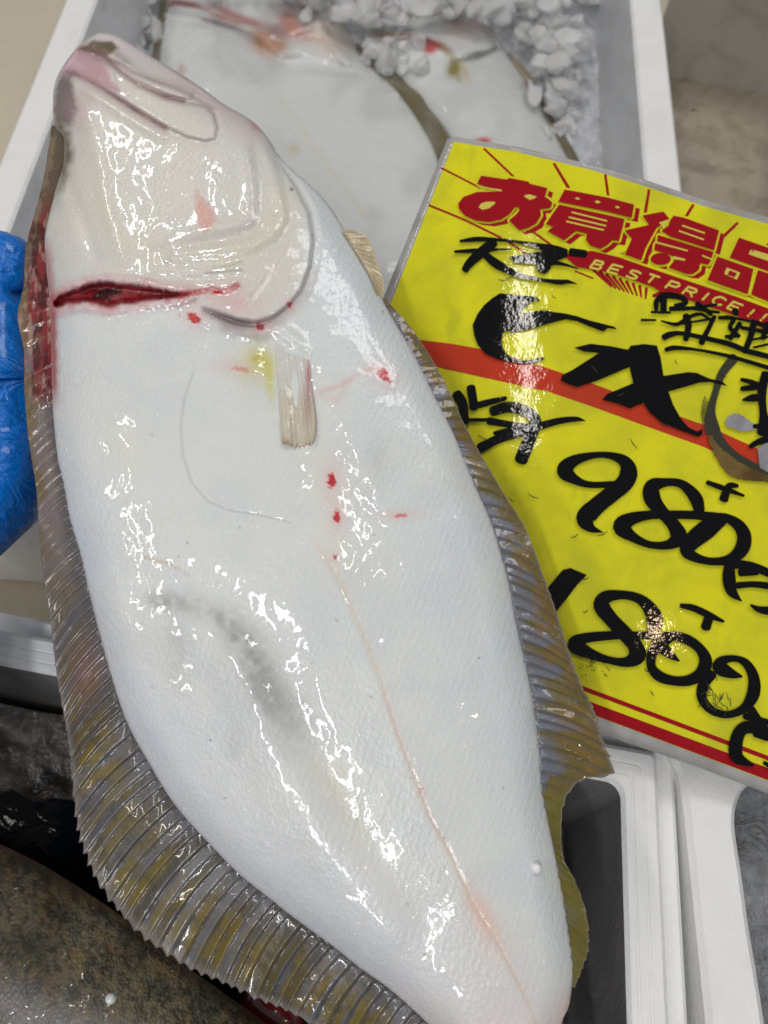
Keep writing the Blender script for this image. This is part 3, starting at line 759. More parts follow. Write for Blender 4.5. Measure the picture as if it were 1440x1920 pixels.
dorsal = [((122, 238), (97, 236)), ((114, 320), (82, 330)), ((92, 405), (63, 405)), ((88, 470), (48, 470)), ((90, 530), (45, 535)), ((96, 570), (34, 592)), ((98, 640), (46, 660)),
          ((100, 700), (46, 735)), ((102, 770), (52, 815)), ((114, 860), (66, 910)), ((134, 970), (76, 1030)), ((155, 1050), (88, 1120)), ((175, 1125), (100, 1215)), ((195, 1200), (113, 1310)),
          ((222, 1300), (130, 1410)), ((250, 1372), (137, 1500)), ((285, 1430), (150, 1575)), ((322, 1495), (186, 1652)), ((358, 1540), (222, 1705)), ((405, 1590), (275, 1765)),
          ((455, 1640), (345, 1812)), ((505, 1680), (410, 1842)), ((560, 1722), (475, 1872)), ((630, 1775), (548, 1900)), ((680, 1815), (605, 1935)), ((740, 1862), (675, 1985)),
          ((805, 1920), (750, 2040)), ((860, 1975), (815, 2080)), ((920, 2040), (890, 2110))]
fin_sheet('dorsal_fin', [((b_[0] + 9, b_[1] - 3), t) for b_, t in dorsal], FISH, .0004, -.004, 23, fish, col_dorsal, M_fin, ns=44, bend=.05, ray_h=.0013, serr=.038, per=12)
def col_anal(X, Y, s, fr, ph):
    c = np.broadcast_to(lin((106, 109, 119)), X.shape + (3,)).copy()
    stripe = fbm(ph * 40, s * 50, 34, 43); n2 = fbm(X, Y, 20, 42)
    c = mix(c, (108, 92, 20), smooth((stripe + .7 * s - .68) / .2) * .9)
    c = mix(c, (132, 96, 30), .5 * smooth((n2 - .5) / .15) * smooth((s - .2) / .3))
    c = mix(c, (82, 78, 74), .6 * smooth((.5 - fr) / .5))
    c = mix(c, (100, 84, 60), .5 * smooth((s - .8) / .15))
    c = mix(c, (110, 104, 40), .75 * smooth((Y - 1470) / 30) * smooth(s * 3))
    c = mix(c, (150, 146, 140), .6 * smooth((s - .93) / .07))
    return c
anal = [((722, 568), (723, 560)), ((760, 635), (775, 620)), ((798, 706), (826, 700)), ((842, 797), (868, 790)), ((868, 857), (910, 868)), ((893, 917), (950, 935)), ((918, 975), (987, 995)),
        ((938, 1038), (1018, 1075)), ((953, 1098), (1045, 1150)), ((964, 1160), (1066, 1215)), ((978, 1225), (1088, 1280)), ((990, 1280), (1110, 1325)), ((1000, 1335), (1130, 1385)),
        ((1007, 1392), (1150, 1450)), ((1011, 1440), (1092, 1462)), ((1014, 1480), (1060, 1500)), ((1024, 1530), (1053, 1560)), ((1036, 1585), (1058, 1612)), ((1044, 1620), (1078, 1650)),
        ((1053, 1670), (1100, 1712)), ((1063, 1735), (1104, 1775)), ((1072, 1795), (1092, 1815)), ((1071, 1850), (1077, 1852))]
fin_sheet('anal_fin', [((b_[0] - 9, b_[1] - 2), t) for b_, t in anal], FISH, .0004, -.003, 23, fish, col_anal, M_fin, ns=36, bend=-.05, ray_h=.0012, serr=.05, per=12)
def col_tail(X, Y, s, fr, ph):
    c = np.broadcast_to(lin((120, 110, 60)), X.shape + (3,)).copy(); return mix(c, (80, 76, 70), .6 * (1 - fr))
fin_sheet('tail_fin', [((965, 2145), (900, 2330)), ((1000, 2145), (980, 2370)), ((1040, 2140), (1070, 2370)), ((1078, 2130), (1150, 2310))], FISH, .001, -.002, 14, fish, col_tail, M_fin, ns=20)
def col_pect(X, Y, s, fr, ph):
    c = np.broadcast_to(lin((222, 219, 211)), X.shape + (3,)).copy()
    c = mix(c, (208, 196, 168), .8 * smooth((s - .3) / .4)); c = mix(c, (176, 168, 150), .35 * (1 - fr))
    c = mix(c, (156, 90, 104), .6 * gauss(X, Y, 578, 740, 9, 50)); c = mix(c, (186, 40, 60), .7 * gauss(X, Y, 578, 700, 3, 22) + .6 * gauss(X, Y, 537, 828, 8, 4, 30))
    return mix(c, (190, 150, 120), .5 * smooth((s - .92) / .08))
hp = float((Hb[(np.abs(X - 540) + np.abs(Y - 700)).argmin() // NC, (np.abs(X - 540) + np.abs(Y - 700)).argmin() % NC]) * PXM)
fin_sheet('pectoral_fin', [((516, 624), (528, 828)), ((528, 632), (543, 834)), ((541, 642), (562, 842)), ((555, 650), (578, 836)), ((568, 660), (588, 826)), ((579, 668), (591, 790))],
          FISH, hp - .0002, hp + .0013, 7, fish, col_pect, M_skin, ns=40, ray_h=.00020, serr=.09, per=8, thick=.0003)
def col_pelv(X, Y, s, fr, ph):
    c = np.broadcast_to(lin((200, 184, 152)), X.shape + (3,)).copy(); c = mix(c, (150, 128, 80), .6 * (1 - fr)); return mix(c, (226, 214, 190), .5 * smooth((s - .8) / .2))
fin_sheet('pelvic_fin', [((640, 430), (662, 432)), ((650, 446), (688, 444)), ((662, 466), (703, 475)), ((676, 488), (714, 510)), ((690, 512), (722, 545)), ((700, 532), (712, 572))], FISH, .0040, .0005, 9, fish, col_pelv, M_skin, ns=20, ray_h=.0006, serr=.04)

# ------------------------------------------------------------------ gloved hand
def skin_mesh(name, chains, mat, parent=None, sub=2, origin=None):
    """chains share joints by index; vertices (x, y, z, radius)"""
    verts, edges, rad = [], [], []
    key = {}
    for ch in chains:
        prev = None
        for p in ch:
            k_ = tuple(round(c, 5) for c in p[:3])
            if k_ not in key: key[k_] = len(verts); verts.append(p[:3]); rad.append(p[3])
            i = key[k_]
            if prev is not None: edges.append((prev, i))
            prev = i
    me = bpy.data.meshes.new(name); O = np.array(origin); me.from_pydata([tuple(np.array(v_) - O) for v_ in verts], edges, [])
    o = bpy.data.objects.new(name, me); S.collection.objects.link(o); o.location = tuple(O)
    md = o.modifiers.new('Skin', 'SKIN'); md.branch_smoothing = .6; md.use_smooth_shade = True
    for i, sv in enumerate(me.skin_vertices[0].data): sv.radius = (rad[i], rad[i]); sv.use_root = (i == 0)
    sb = o.modifiers.new('Sub', 'SUBSURF'); sb.levels = sub; sb.render_levels = sub
    dg = bpy.context.evaluated_depsgraph_get(); dg.update()
    ev = o.evaluated_get(dg); m2 = bpy.data.meshes.new_from_object(ev); m2.name = name
    for p in m2.polygons: p.use_smooth = True
    o.modifiers.clear(); o.data = m2; m2.materials.clear(); m2.materials.append(mat)
    return o
def hp3(x, y, h): return tuple(FISH.P(x, y, h))
def hv(x, y, h, r): return hp3(x, y, h) + (r,)
wrist = hv(-14, 935, -.046, .0320); palm0 = hv(2, 890, -.046, .0335); palm1 = hv(0, 740, -.045, .0345); palm2 = hv(-6, 600, -.043, .0330)
fore = hv(-290, 1110, -.020, .036); fore2 = hv(-520, 1650, .040, .046)  # unseen forearm, its course shaped to shade the lower box's far rim
fing = [
    [palm2, palm1, palm0, wrist, fore, fore2, hv(-1100, 2500, .050, .052), hv(-1700, 3600, .050, .055)],
    [palm2, hv(70, 560, -.060, .0145), hv(160, 545, -.066, .0125), hv(250, 560, -.066, .0105)],
    [palm1, hv(80, 680, -.062, .0150), hv(190, 670, -.068, .0130), hv(300, 690, -.068, .0105)],
    [palm1, hv(80, 790, -.062, .0150), hv(190, 800, -.068, .0125), hv(305, 820, -.068, .0105)],
    [palm0, hv(80, 905, -.062, .0140), hv(170, 920, -.066, .0115), hv(260, 940, -.066, .0095)],
    [palm2, hv(-2, 530, -.036, .0260), hv(14, 470, -.028, .0190), hv(24, 436, -.026, .0100)],
]
hand = skin_mesh('gloved_hand', fing, M_glove, origin=FISH.P(-60, 860, -.05))
tag(hand, 'hand in a blue rubber glove holding the big fish by its left edge', 'hand')

# ------------------------------------------------------------------ price sign
def bowh(x, y): return .0035 * np.sin((np.asarray(x) - 800) / 640 * math.pi) + .0012 * np.sin((np.asarray(y) + .4 * np.asarray(x)) / 260)
sign = empty('price_sign', SIGN.P(1110, 1360), 'yellow laminated price card with red heading and black handwritten prices', 'price sign')
sign_layer = [0]
def sheet(name, polys, mat, lift, parent=sign, thr=26):
    bm = bmesh.new()
    for z, poly in enumerate(polys):
        vs = [bm.verts.new((x, y, z * .12)) for x, y in poly]
        tris = tessellate_polygon([[Vector((x, y, 0)) for x, y in poly]])
        for t in tris:
            a, b_, c = poly[t[0]], poly[t[1]], poly[t[2]]
            ar = (b_[0] - a[0]) * (c[1] - a[1]) - (b_[1] - a[1]) * (c[0] - a[0])
            if abs(ar) < .05: continue
            tt = (t[0], t[1], t[2]) if ar < 0 else (t[0], t[2], t[1])   # image y points down
            try: bm.faces.new([vs[i] for i in tt])
            except ValueError: pass
    for _ in range(7):
        es = [e for e in bm.edges if e.calc_length() > thr]
        if not es: break
        bmesh.ops.subdivide_edges(bm, edges=es, cuts=1); bmesh.ops.triangulate(bm, faces=bm.faces[:])
    bm.verts.ensure_lookup_table(); bm.faces.ensure_lookup_table(); bm.verts.index_update()
    co = np.array([v_.co[:] for v_ in bm.verts]); fs = [tuple(v_.index for v_ in f.verts) for f in bm.faces]
    bm.free()
    Vw = SIGN.P(co[:, 0], co[:, 1], bowh(co[:, 0], co[:, 1]) + lift + co[:, 2] * .00002)
    return link_mesh(name, Vw, fs, mat, parent, smooth_=True)
def ribbon(pts, caps=True):
    """pts (x, y, width): outline polygon of a brush stroke"""
    P = np.array(pts, float)
    if len(P) > 2: P = catmull(P, max(8, int(len(P) * 7)))
    else: P = np.stack([np.linspace(P[0], P[1], 8)], 0)[0]
    t = np.gradient(P[:, :2], axis=0); t /= np.linalg.norm(t, axis=1, keepdims=True) + 1e-9
    n = np.stack([-t[:, 1], t[:, 0]], 1); w_ = np.maximum(P[:, 2:3], .6) / 2
    a = P[:, :2] + n * w_; b_ = P[:, :2] - n * w_
    return a, b_, P
def strokes(name, items, mat, lift, parent=sign):
    vs, fs = [], []; zz = []; kk = [0]
    for q, it in enumerate(items):
        a, b_, P = ribbon(it)
        def add(x, y): vs.append((x, y)); zz.append(q * 2.2e-6 + kk[0] * 4e-7); return len(vs) - 1
        ids = []
        for k_ in range(len(a)):
            kk[0] = k_
            r = [add(*(a[k_] * (1 - s_) + b_[k_] * s_)) for s_ in (0, .5, 1)]; ids.append(r)
        for k_ in range(len(ids) - 1):
            for j in (0, 1): fs.append((ids[k_][j], ids[k_ + 1][j], ids[k_ + 1][j + 1], ids[k_][j + 1]))
        for end, sgn in ((0, -1), (-1, 1)):
            c = P[end][:2]; r = P[end][2] / 2
            if r < 1.2: continue
            t = (P[end][:2] - P[end - 1 if end == -1 else 1][:2]); t = t / (np.linalg.norm(t) + 1e-9); n = np.array([-t[1], t[0]])
            arc = [add(*(c + r * (.55 * math.cos(th) * t + math.sin(th) * n))) for th in np.linspace(-math.pi / 2, math.pi / 2, 7)]
            ce = add(*c)
            for k_ in range(6): fs.append((ce, arc[k_], arc[k_ + 1]))
    co = np.array(vs); z = np.array(zz)
    V3 = SIGN.P(co[:, 0], co[:, 1], bowh(co[:, 0], co[:, 1]) + lift + z)
    # all faces towards the viewer
    out = []
    for f in fs:
        p = V3[list(f[:3])]; nn = np.cross(p[1] - p[0], p[2] - p[1])
        out.append(f if nn @ SIGN.n >= 0 else tuple(reversed(f)))
    return link_mesh(name, V3, out, mat, parent, smooth_=False)
def tr(scale, ox, oy, items):
    o = []
    for it in items: o.append([(ox + p[0] / scale, oy + p[1] / scale) + ((p[2] / scale,) if len(p) > 2 else ()) for p in it])
    return o
C1 = (4.8, 840, 300); C2 = (4.8, 1140, 360); C3 = (4.8, 860, 530); C4 = (3.6, 1040, 620); C5 = (3.4286, 1020, 820); C6 = (3.4286, 1020, 1060)

lam = [(839, 260), (858, 257), (970, 275), (1110, 309), (1215, 339), (1330, 378), (1450, 410), (1560, 448), (1700, 500), (1660, 950), (1612, 1556), (1440, 1488), (1290, 1432), (1128, 1376), (900, 1285), (505, 1128), (496, 1112)]
back = [(x, y) for x, y in lam]
o = sheet('card', [lam], M_lam, 0)
sol = o.modifiers.new('Solid', 'SOLIDIFY'); sol.thickness = .0009; sol.offset = -1
yel = [(851, 266), (970, 285), (1110, 319), (1212, 350), (1325, 388), (1440, 420), (1560, 459), (1680, 508), (1650, 940), (1602, 1528), (1440, 1464), (1110, 1340), (900, 1256), (522, 1108)]
sheet('printed_paper', [yel], M_yel, .00015)
# sunburst lines
burst = [[(805, 385, 4), (870, 412, 4), (940, 446, 4)], [(828, 315, 3.5), (900, 352, 3.5)], [(908, 279, 4), (966, 334, 4)], [(1039, 307, 5), (1066, 352, 6)], [(1135, 328, 5), (1141, 372, 5)],
         [(1217, 356, 5), (1210, 398, 6)], [(1300, 384, 5), (1285, 408, 6)], [(1383, 418, 5), (1358, 442, 6)], [(1460, 448, 5), (1420, 470, 6)],
         [(945, 448, 4), (990, 478, 4)], [(1000, 435, 4), (1040, 464, 4)], [(1078, 508, 3), (1112, 522, 3)], [(1125, 512, 3), (1145, 534, 3)]]
for k_ in range(9): 
    a0 = (1112 + k_ * 12.5, 505 + k_ * 4.4); c0 = (1208, 585)
    burst.append([(a0[0], a0[1], 6), (a0[0] + (c0[0] - a0[0]) * .36, a0[1] + (c0[1] - a0[1]) * .36 + 4, 3)])
burst.append([(1225, 555, 7), (1262, 540, 7)])
for it in burst: strokes('sunburst_line', [it], M_red, .0003)
band = [(700, 600), (787, 637), (850, 645), (905, 655), (960, 668), (1050, 698), (1130, 726), (1200, 755), (1330, 800), (1440, 850), (1620, 920), (1620, 975), (1440, 900), (1320, 838), (1200, 795), (1110, 762), (1030, 735), (935, 714), (835, 692), (700, 655)]
sheet('orange_band', [band], M_band, .0003)
thin = [(540, 1075), (1085, 1283), (1440, 1417), (1606, 1480), (1605, 1490), (1440, 1426), (1088, 1293), (542, 1084)]
thick = [(526, 1096), (1105, 1315), (1440, 1440), (1603, 1502), (1601, 1527), (1440, 1463), (1112, 1340), (523, 1107)]
sheet('red_stripe', [thin], M_red, .0003); sheet('red_stripe', [thick], M_red, .0003)
# heading
o_ = [(300, 140), (530, 175), (548, 160), (722, 193), (738, 213), (895, 252), (872, 330), (905, 350), (940, 385), (925, 428), (880, 440), (828, 440), (838, 500), (795, 570), (722, 612), (642, 632), (600, 595), (548, 543),
      (600, 500), (640, 460), (636, 425), (600, 425), (560, 480), (480, 535), (370, 558), (250, 545), (150, 500), (98, 440), (92, 390), (140, 330), (260, 287), (400, 285), (490, 280), (480, 268), (400, 255), (262, 215), (275, 180)]
kai = [(1050, 265), (1190, 290), (1440, 338), (1675, 400), (1655, 520), (1440, 465), (990, 375)]
kai2 = [(1000, 400), (1440, 495), (1590, 530), (1540, 730), (1480, 720), (1440, 760), (1370, 800), (1280, 770), (1240, 715), (1250, 662), (1150, 640), (1100, 680), (1045, 722), (895, 640), (945, 600), (880, 575), (930, 500)]
toku1 = [(310, 210), (500, 175), (552, 240), (500, 290), (440, 320), (395, 400), (340, 500), (300, 615), (150, 562), (215, 420), (150, 345), (370, 295)]
toku2 = [(590, 212), (690, 232), (1000, 345), (955, 525), (560, 400), (480, 350), (545, 300), (560, 250)]
toku3 = [(450, 385), (950, 540), (928, 610), (850, 590), (440, 455)]
toku4 = [(425, 462), (720, 540), (930, 612), (905, 655), (830, 640), (820, 700), (760, 740), (700, 735), (545, 680), (600, 610), (690, 610), (415, 520)]
circ = [(475 + 92 * math.cos(a), 602 + 54 * math.sin(a)) for a in np.linspace(0, 2 * math.pi, 20, endpoint=False)]
shin1 = [(1180, 410), (1440, 500), (1900, 660), (1830, 850), (1440, 712), (1095, 590)]
shin2 = [(985, 580), (1310, 692), (1258, 920), (895, 792)]
shin3 = [(1350, 700), (1700, 820), (1620, 1060), (1288, 922)]
P1 = tr(*C1, [o_, kai, kai2]); P2 = tr(*C2, [toku1, toku2, toku3, toku4, circ, shin1, shin2, shin3])
letters = P1 + P2
shadow = [[(x + 11, y + 8) for x, y in p] for p in letters]
CH = ((0, 1), (1, 3), (3, 8), (8, 11))
for a_, b_ in CH: sheet('heading_shadow', shadow[a_:b_], M_red, .00035)
def outl(p, w_): return [(x, y, w_) for x, y in p] + [(p[0][0], p[0][1], w_), (p[1][0], p[1][1], w_)]
def polyline_strokes(polys, w_):
    r = []
    for p in polys:
        for a, b_ in zip(p, p[1:] + p[:1]):
            r.append([(a[0], a[1], w_), (b_[0], b_[1], w_)])
    return r
for a_, b_ in CH: strokes('heading_outline', polyline_strokes(letters[a_:b_], 7.5), M_yel, .00040 + .00005 * a_)
# lift grows per stroke by 12 micron, so the letters go well above it
for a_, b_ in CH: sheet('heading_character', letters[a_:b_], M_red, .00130)
holes = tr(*C1, [[(275, 425), (300, 390), (350, 375), (425, 375), (420, 395), (370, 435), (310, 448)], [(685, 320), (730, 308), (800, 330), (770, 350), (735, 358), (690, 332)],
                 [(1140, 345), (1165, 335), (1190, 350), (1165, 358)], [(1318, 375), (1345, 362), (1375, 380), (1345, 392)]]) + \
    tr(*C2, [[(60, 132), (85, 125), (110, 140), (85, 148)], [(460, 275), (550, 245), (500, 330)], [(1045, 735), (1070, 680), (1190, 725), (1160, 790)], [(1265, 560), (1285, 515), (1440, 560), (1520, 590), (1500, 640), (1440, 620)]])
cuts = tr(*C1, [[(1115, 470, 14), (1430, 548, 14)], [(1090, 515, 14), (1420, 592, 14)], [(1065, 552, 14), (1400, 630, 14)], [(270, 240, 8), (480, 275, 16)]]) + \
    tr(*C2, [[(670, 302, 14), (870, 370, 14)], [(640, 350, 14), (860, 428, 14)], [(425, 450, 14), (715, 528, 14)], [(850, 572, 14), (930, 605, 12)], [(590, 590, 24), (690, 610, 18)]])
for grp in (holes[:2], holes[2:5], holes[5:6], holes[6:]): sheet('heading_counter', grp, M_pale, .00138)
for grp in (cuts[3:4], cuts[:3], cuts[4:]): strokes('heading_cut', grp, M_pale, .00138)
dots = tr(*C2, [[(1075, 745), (1095, 705), (1160, 730), (1140, 768)]])
sheet('heading_inner_dot', dots, M_red, .00148)
# banner and its letters
ban = [(1056, 478), (1110, 470), (1160, 482), (1235, 508), (1300, 530), (1380, 556), (1500, 600), (1500, 645), (1440, 620), (1380, 592), (1300, 565), (1240, 548), (1225, 538), (1150, 512), (1080, 500)]
sheet('red_banner', [ban], M_red, .00144)
FONT = {'B': [[(0, 0), (0, 1), (.75, 1), (.85, .8), (.7, .55), (0, .55)], [(.7, .55), (.95, .3), (.8, 0), (0, 0)]], 'E': [[(1, 1), (0, 1), (0, 0), (1, 0)], [(0, .5), (.85, .5)]],
        'S': [[(1, .9), (.6, 1), (.1, .95), (.05, .65), (.5, .52), (.95, .38), (.9, .08), (.5, 0), (0, .1)]], 'T': [[(0, 1), (1, 1)], [(.5, 1), (.5, 0)]],
        'P': [[(0, 0), (0, 1), (.8, 1), (1, .75), (.8, .45), (0, .45)]], 'R': [[(0, 0), (0, 1), (.8, 1), (1, .77), (.8, .5), (0, .5)], [(.5, .5), (1, 0)]],
        'I': [[(.5, 1), (.5, 0)]], 'C': [[(1, .85), (.7, 1), (.3, 1), (0, .7), (0, .3), (.3, 0), (.7, 0), (1, .15)]], '!': [[(.5, 1), (.5, .35)], [(.5, .12), (.5, 0)]]}
lt = []
for ch, cx, cy, ang in (('B', 1121, 497, 14), ('E', 1153, 505, 15), ('S', 1188, 515, 17), ('T', 1222, 523, 18), ('P', 1262, 536, 18), ('R', 1294, 547, 19), ('I', 1323, 556, 20), ('C', 1348, 564, 20), ('E', 1378, 575, 21), ('!', 1408, 587, 22), ('!', 1432, 595, 22), ('!', 1456, 604, 22)):
    a = math.radians(ang); wd, ht = 19, 15.5
    for st_ in FONT[ch]:
        pts = []
        for u_, v_ in st_:
            lx = (u_ - .5) * wd + (v_ - .5) * 7; ly = -(v_ - .5) * ht
            pts.append((cx + lx * math.cos(a) - ly * math.sin(a), cy + lx * math.sin(a) + ly * math.cos(a), 4.0))
        for p, q in zip(pts[:-1], pts[1:]): lt.append([p, q])
strokes('banner_lettering', lt, M_pale, .00150)

# handwriting in black marker: filled shapes and brush strokes
ink_shapes = tr(*C3, [[(300, 140), (370, 95), (540, 110), (690, 125), (725, 150), (728, 172), (690, 160), (640, 182), (580, 235), (545, 280), (760, 245), (860, 265), (950, 275), (1060, 300), (1180, 340), (1320, 375), (1400, 395), (1425, 420), (1340, 410), (1300, 440),
                        (1180, 395), (1060, 345), (960, 330), (820, 365), (620, 425), (500, 440), (420, 432), (400, 460), (385, 520), (395, 580), (430, 640), (500, 685), (600, 700), (770, 665), (775, 690), (700, 715), (600, 730), (470, 715), (350, 690), (240, 640), (170, 560), (140, 480), (125, 380), (170, 280), (230, 200)]]) + \
    tr(*C4, [[(130, 115), (240, 88), (380, 105), (495, 128), (515, 100), (560, 96), (600, 90), (690, 100), (715, 180), (735, 305), (900, 280), (960, 285), (1050, 325), (1130, 340), (1168, 375), (1050, 347), (980, 350), (860, 385), (768, 410), (800, 500), (850, 590), (900, 650), (960, 680), (1000, 665), (995, 705), (965, 715),
              (840, 670), (720, 620), (640, 550), (600, 490), (560, 500), (510, 525), (420, 490), (320, 465), (350, 430), (420, 400), (530, 355), (505, 245), (400, 290), (280, 340), (150, 380), (90, 360), (40, 335), (50, 300), (120, 265), (300, 150), (200, 142)]]) + \
    tr(*C6, [[(35, 130), (120, 30), (170, 18), (275, 62), (210, 130), (150, 210), (75, 300), (-60, 470), (-150, 420), (-40, 240)]])
INK = .00170
for it in ink_shapes: sheet('handwritten_character', [it], M_ink, INK)
s4 = [[(110, 730, 25), (260, 712, 45), (470, 720, 30), (640, 740, 30), (800, 770, 50), (950, 805, 80), (1060, 830, 66)], [(60, 825, 25), (250, 815, 40), (570, 800, 12)],
      [(410, 740, 90), (300, 830, 95), (200, 920, 80), (150, 990, 64)], [(330, 850, 60), (430, 930, 84), (540, 990, 66), (650, 1040, 50), (850, 1080, 34), (1000, 1098, 46), (1080, 1095, 36), (1160, 1115, 6)],
      [(560, 880, 22), (700, 880, 70), (900, 870, 120), (1060, 840, 66)], [(590, 910, 30), (800, 920, 40), (1000, 930, 36), (1170, 978, 8)], [(900, 880, 130), (870, 940, 130), (840, 985, 112)], [(1105, 828, 74), (1235, 845, 70)]]
s3 = [[(-20, 1000, 90), (30, 1080, 90), (60, 1260, 70)], [(110, 940, 80), (140, 1130, 80)], [(110, 1120, 60), (260, 1080, 60), (425, 1040, 40)], [(300, 1160, 90), (450, 1120, 100), (600, 1155, 96), (685, 1230, 104), (670, 1320, 112), (560, 1600, 120)],
      [(270, 1245, 70), (450, 1275, 60), (640, 1300, 50)], [(190, 1490, 90), (350, 1410, 82), (560, 1345, 82), (700, 1300, 72), (900, 1245, 60), (1060, 1228, 44), (1140, 1245, 6)], [(80, 1235, 34), (280, 1235, 34)], [(320, 1355, 36), (560, 1300, 44)]]
s5 = [[(435, 1060, 40), (440, 980, 50), (520, 930, 60), (660, 950, 50), (700, 1000, 44), (600, 1020, 30)], [(500, 960, 64), (500, 1065, 60)], [(390, 1080, 22), (560, 1085, 24)], [(560, 1050, 44), (750, 1045, 36), (980, 1010, 22)], [(700, 1040, 26), (1000, 1085, 26)], [(800, 1000, 46), (930, 1100, 40)],
      [(300, 1152, 24), (430, 1152, 20)], [(480, 1160, 16), (620, 1190, 36), (740, 1120, 36), (840, 1100, 30), (920, 1150, 26)], [(700, 1110, 60), (725, 1200, 60), (700, 1330, 50)], [(640, 1190, 20), (940, 1140, 24)],
      [(960, 1120, 40), (900, 1240, 44), (840, 1360, 56)], [(1000, 1130, 36), (1130, 1140, 40), (1100, 1220, 40), (1180, 1300, 40)], [(1140, 1060, 56), (1155, 1100, 50)], [(1060, 1120, 26), (1290, 1165, 22)],
      [(500, 1310, 56), (560, 1282, 56), (660, 1272, 40), (900, 1320, 44), (1100, 1370, 50), (1250, 1430, 50), (1440, 1480, 50), (1700, 1570, 50)], [(520, 1420, 40), (600, 1402, 44), (800, 1420, 28), (1100, 1480, 36), (1440, 1580, 40), (1700, 1660, 40)],
      [(1310, 1190, 60), (1285, 1300, 56), (1230, 1440, 50)], [(1200, 1220, 36), (1440, 1262, 40), (1600, 1290, 36)], [(1290, 1330, 22), (1440, 1305, 24)], [(1310, 1400, 22), (1440, 1370, 24)], [(1190, 1180, 44), (1100, 1320, 44)], [(1060, 1302, 34), (1180, 1292, 30)],
      [(1430, 1180, 50), (1395, 1320, 44)], [(1300, 1160, 36), (1440, 1212, 36), (1560, 1240, 36)]]
s6 = [[(1260, 330, 26), (1320, 345, 34), (1390, 372, 40)], [(1262, 392, 34), (1330, 385, 40), (1400, 378, 30)], [(1270, 468, 14), (1330, 455, 50), (1390, 450, 50)], [(1425, 290, 60), (1400, 420, 60), (1410, 560, 54), (1425, 680, 120)], [(1345, 645, 30), (1440, 650, 44)], [(1480, 350, 30), (1560, 330, 40)], [(1320, 782, 30), (1380, 750, 44), (1480, 720, 50)]]
s7 = [[(470, 300, 42), (300, 305, 42), (205, 275, 60), (135, 215, 108), (190, 152, 74), (320, 115, 42), (430, 118, 46), (515, 155, 80), (545, 220, 112), (520, 290, 112), (440, 360, 108), (340, 440, 112), (268, 520, 124), (300, 582, 60), (380, 612, 4)],
      [(1000, 470, 70), (980, 400, 86), (935, 340, 72), (870, 295, 54), (780, 290, 56), (700, 315, 100), (695, 390, 110), (750, 470, 84), (830, 560, 84), (865, 640, 110), (800, 690, 62), (680, 690, 46), (570, 640, 66), (500, 575, 116), (560, 525, 84), (680, 500, 58), (820, 498, 56), (960, 500, 56), (1100, 512, 60)],
      [(1150, 530, 70), (1050, 590, 124), (950, 670, 112), (920, 730, 90), (980, 775, 60), (1080, 798, 50), (1190, 785, 64), (1268, 725, 92), (1288, 640, 92), (1250, 565, 76), (1170, 518, 56), (1090, 512, 56)],
      [(1195, 800, 60), (1190, 900, 84), (1208, 990, 70), (1272, 1056, 6)], [(1190, 812, 56), (1320, 828, 60), (1440, 870, 54), (1560, 930, 54)], [(1260, 870, 50), (1330, 868, 46), (1375, 872, 30)], [(1245, 952, 44), (1340, 945, 40), (1440, 955, 46), (1560, 980, 46)],
      [(1330, 1080, 16), (1390, 1108, 44), (1480, 1110, 60), (1560, 1050, 60)], [(1050, 290, 30), (1160, 330, 36), (1285, 376, 18)], [(1245, 312, 26), (1190, 315, 44), (1155, 400, 60)]]
s8 = [[(700, 440, 70), (712, 350, 110), (670, 265, 84), (600, 210, 62), (500, 190, 58), (400, 205, 84), (370, 260, 104), (430, 345, 92), (510, 430, 96), (580, 510, 96), (600, 580, 112), (530, 622, 66), (420, 610, 48), (300, 570, 70), (200, 510, 100), (250, 472, 70), (380, 455, 60), (520, 450, 50), (700, 452, 50)],
      [(830, 452, 60), (760, 485, 96), (700, 560, 70), (690, 650, 60), (740, 712, 70), (830, 742, 62), (930, 740, 70), (1010, 695, 82), (1040, 615, 84), (1000, 535, 64), (920, 478, 66), (830, 452, 60)], [(760, 530, 80), (820, 580, 50), (872, 618, 8)],
      [(1272, 716, 16), (1200, 695, 66), (1130, 655, 96), (1150, 612, 60), (1230, 600, 42), (1300, 632, 56), (1348, 720, 72), (1345, 830, 84), (1285, 920, 58), (1180, 960, 48), (1075, 930, 54), (1015, 850, 64), (1030, 760, 70), (1085, 700, 60)],
      [(1330, 930, 60), (1380, 1000, 54), (1440, 1070, 50), (1520, 1130, 50)], [(1290, 970, 40), (1440, 1010, 40)], [(1370, 1040, 80), (1280, 1050, 80), (1240, 1120, 84), (1240, 1230, 84), (1345, 1288, 16)], [(1440, 1100, 66), (1360, 1075, 60)], [(1415, 1270, 24), (1470, 1300, 34)],
      [(880, 260, 30), (960, 275, 44), (1060, 320, 44), (1155, 362, 18)], [(1062, 330, 60), (1040, 402, 64)], [(850, 768, 4), (835, 830, 4), (820, 890, 5), (910, 926, 5)], [(800, 230, 3), (900, 262, 3)]]
for q_, grp in enumerate((tr(*C1, s4), tr(*C3, s3), tr(*C2, s5[:6]), tr(*C2, s5[6:]), tr(*C4, s6), tr(*C5, s7[:1]), tr(*C5, s7[1:2]), tr(*C5, s7[2:3]), tr(*C5, s7[3:8]), tr(*C5, s7[8:]), tr(*C6, s8[:1]), tr(*C6, s8[1:3]), tr(*C6, s8[3:4]), tr(*C6, s8[4:9]), tr(*C6, s8[9:11]))):
    strokes('handwritten_character', grp, M_ink, INK + .00003 + .000035 * (q_ % 3))
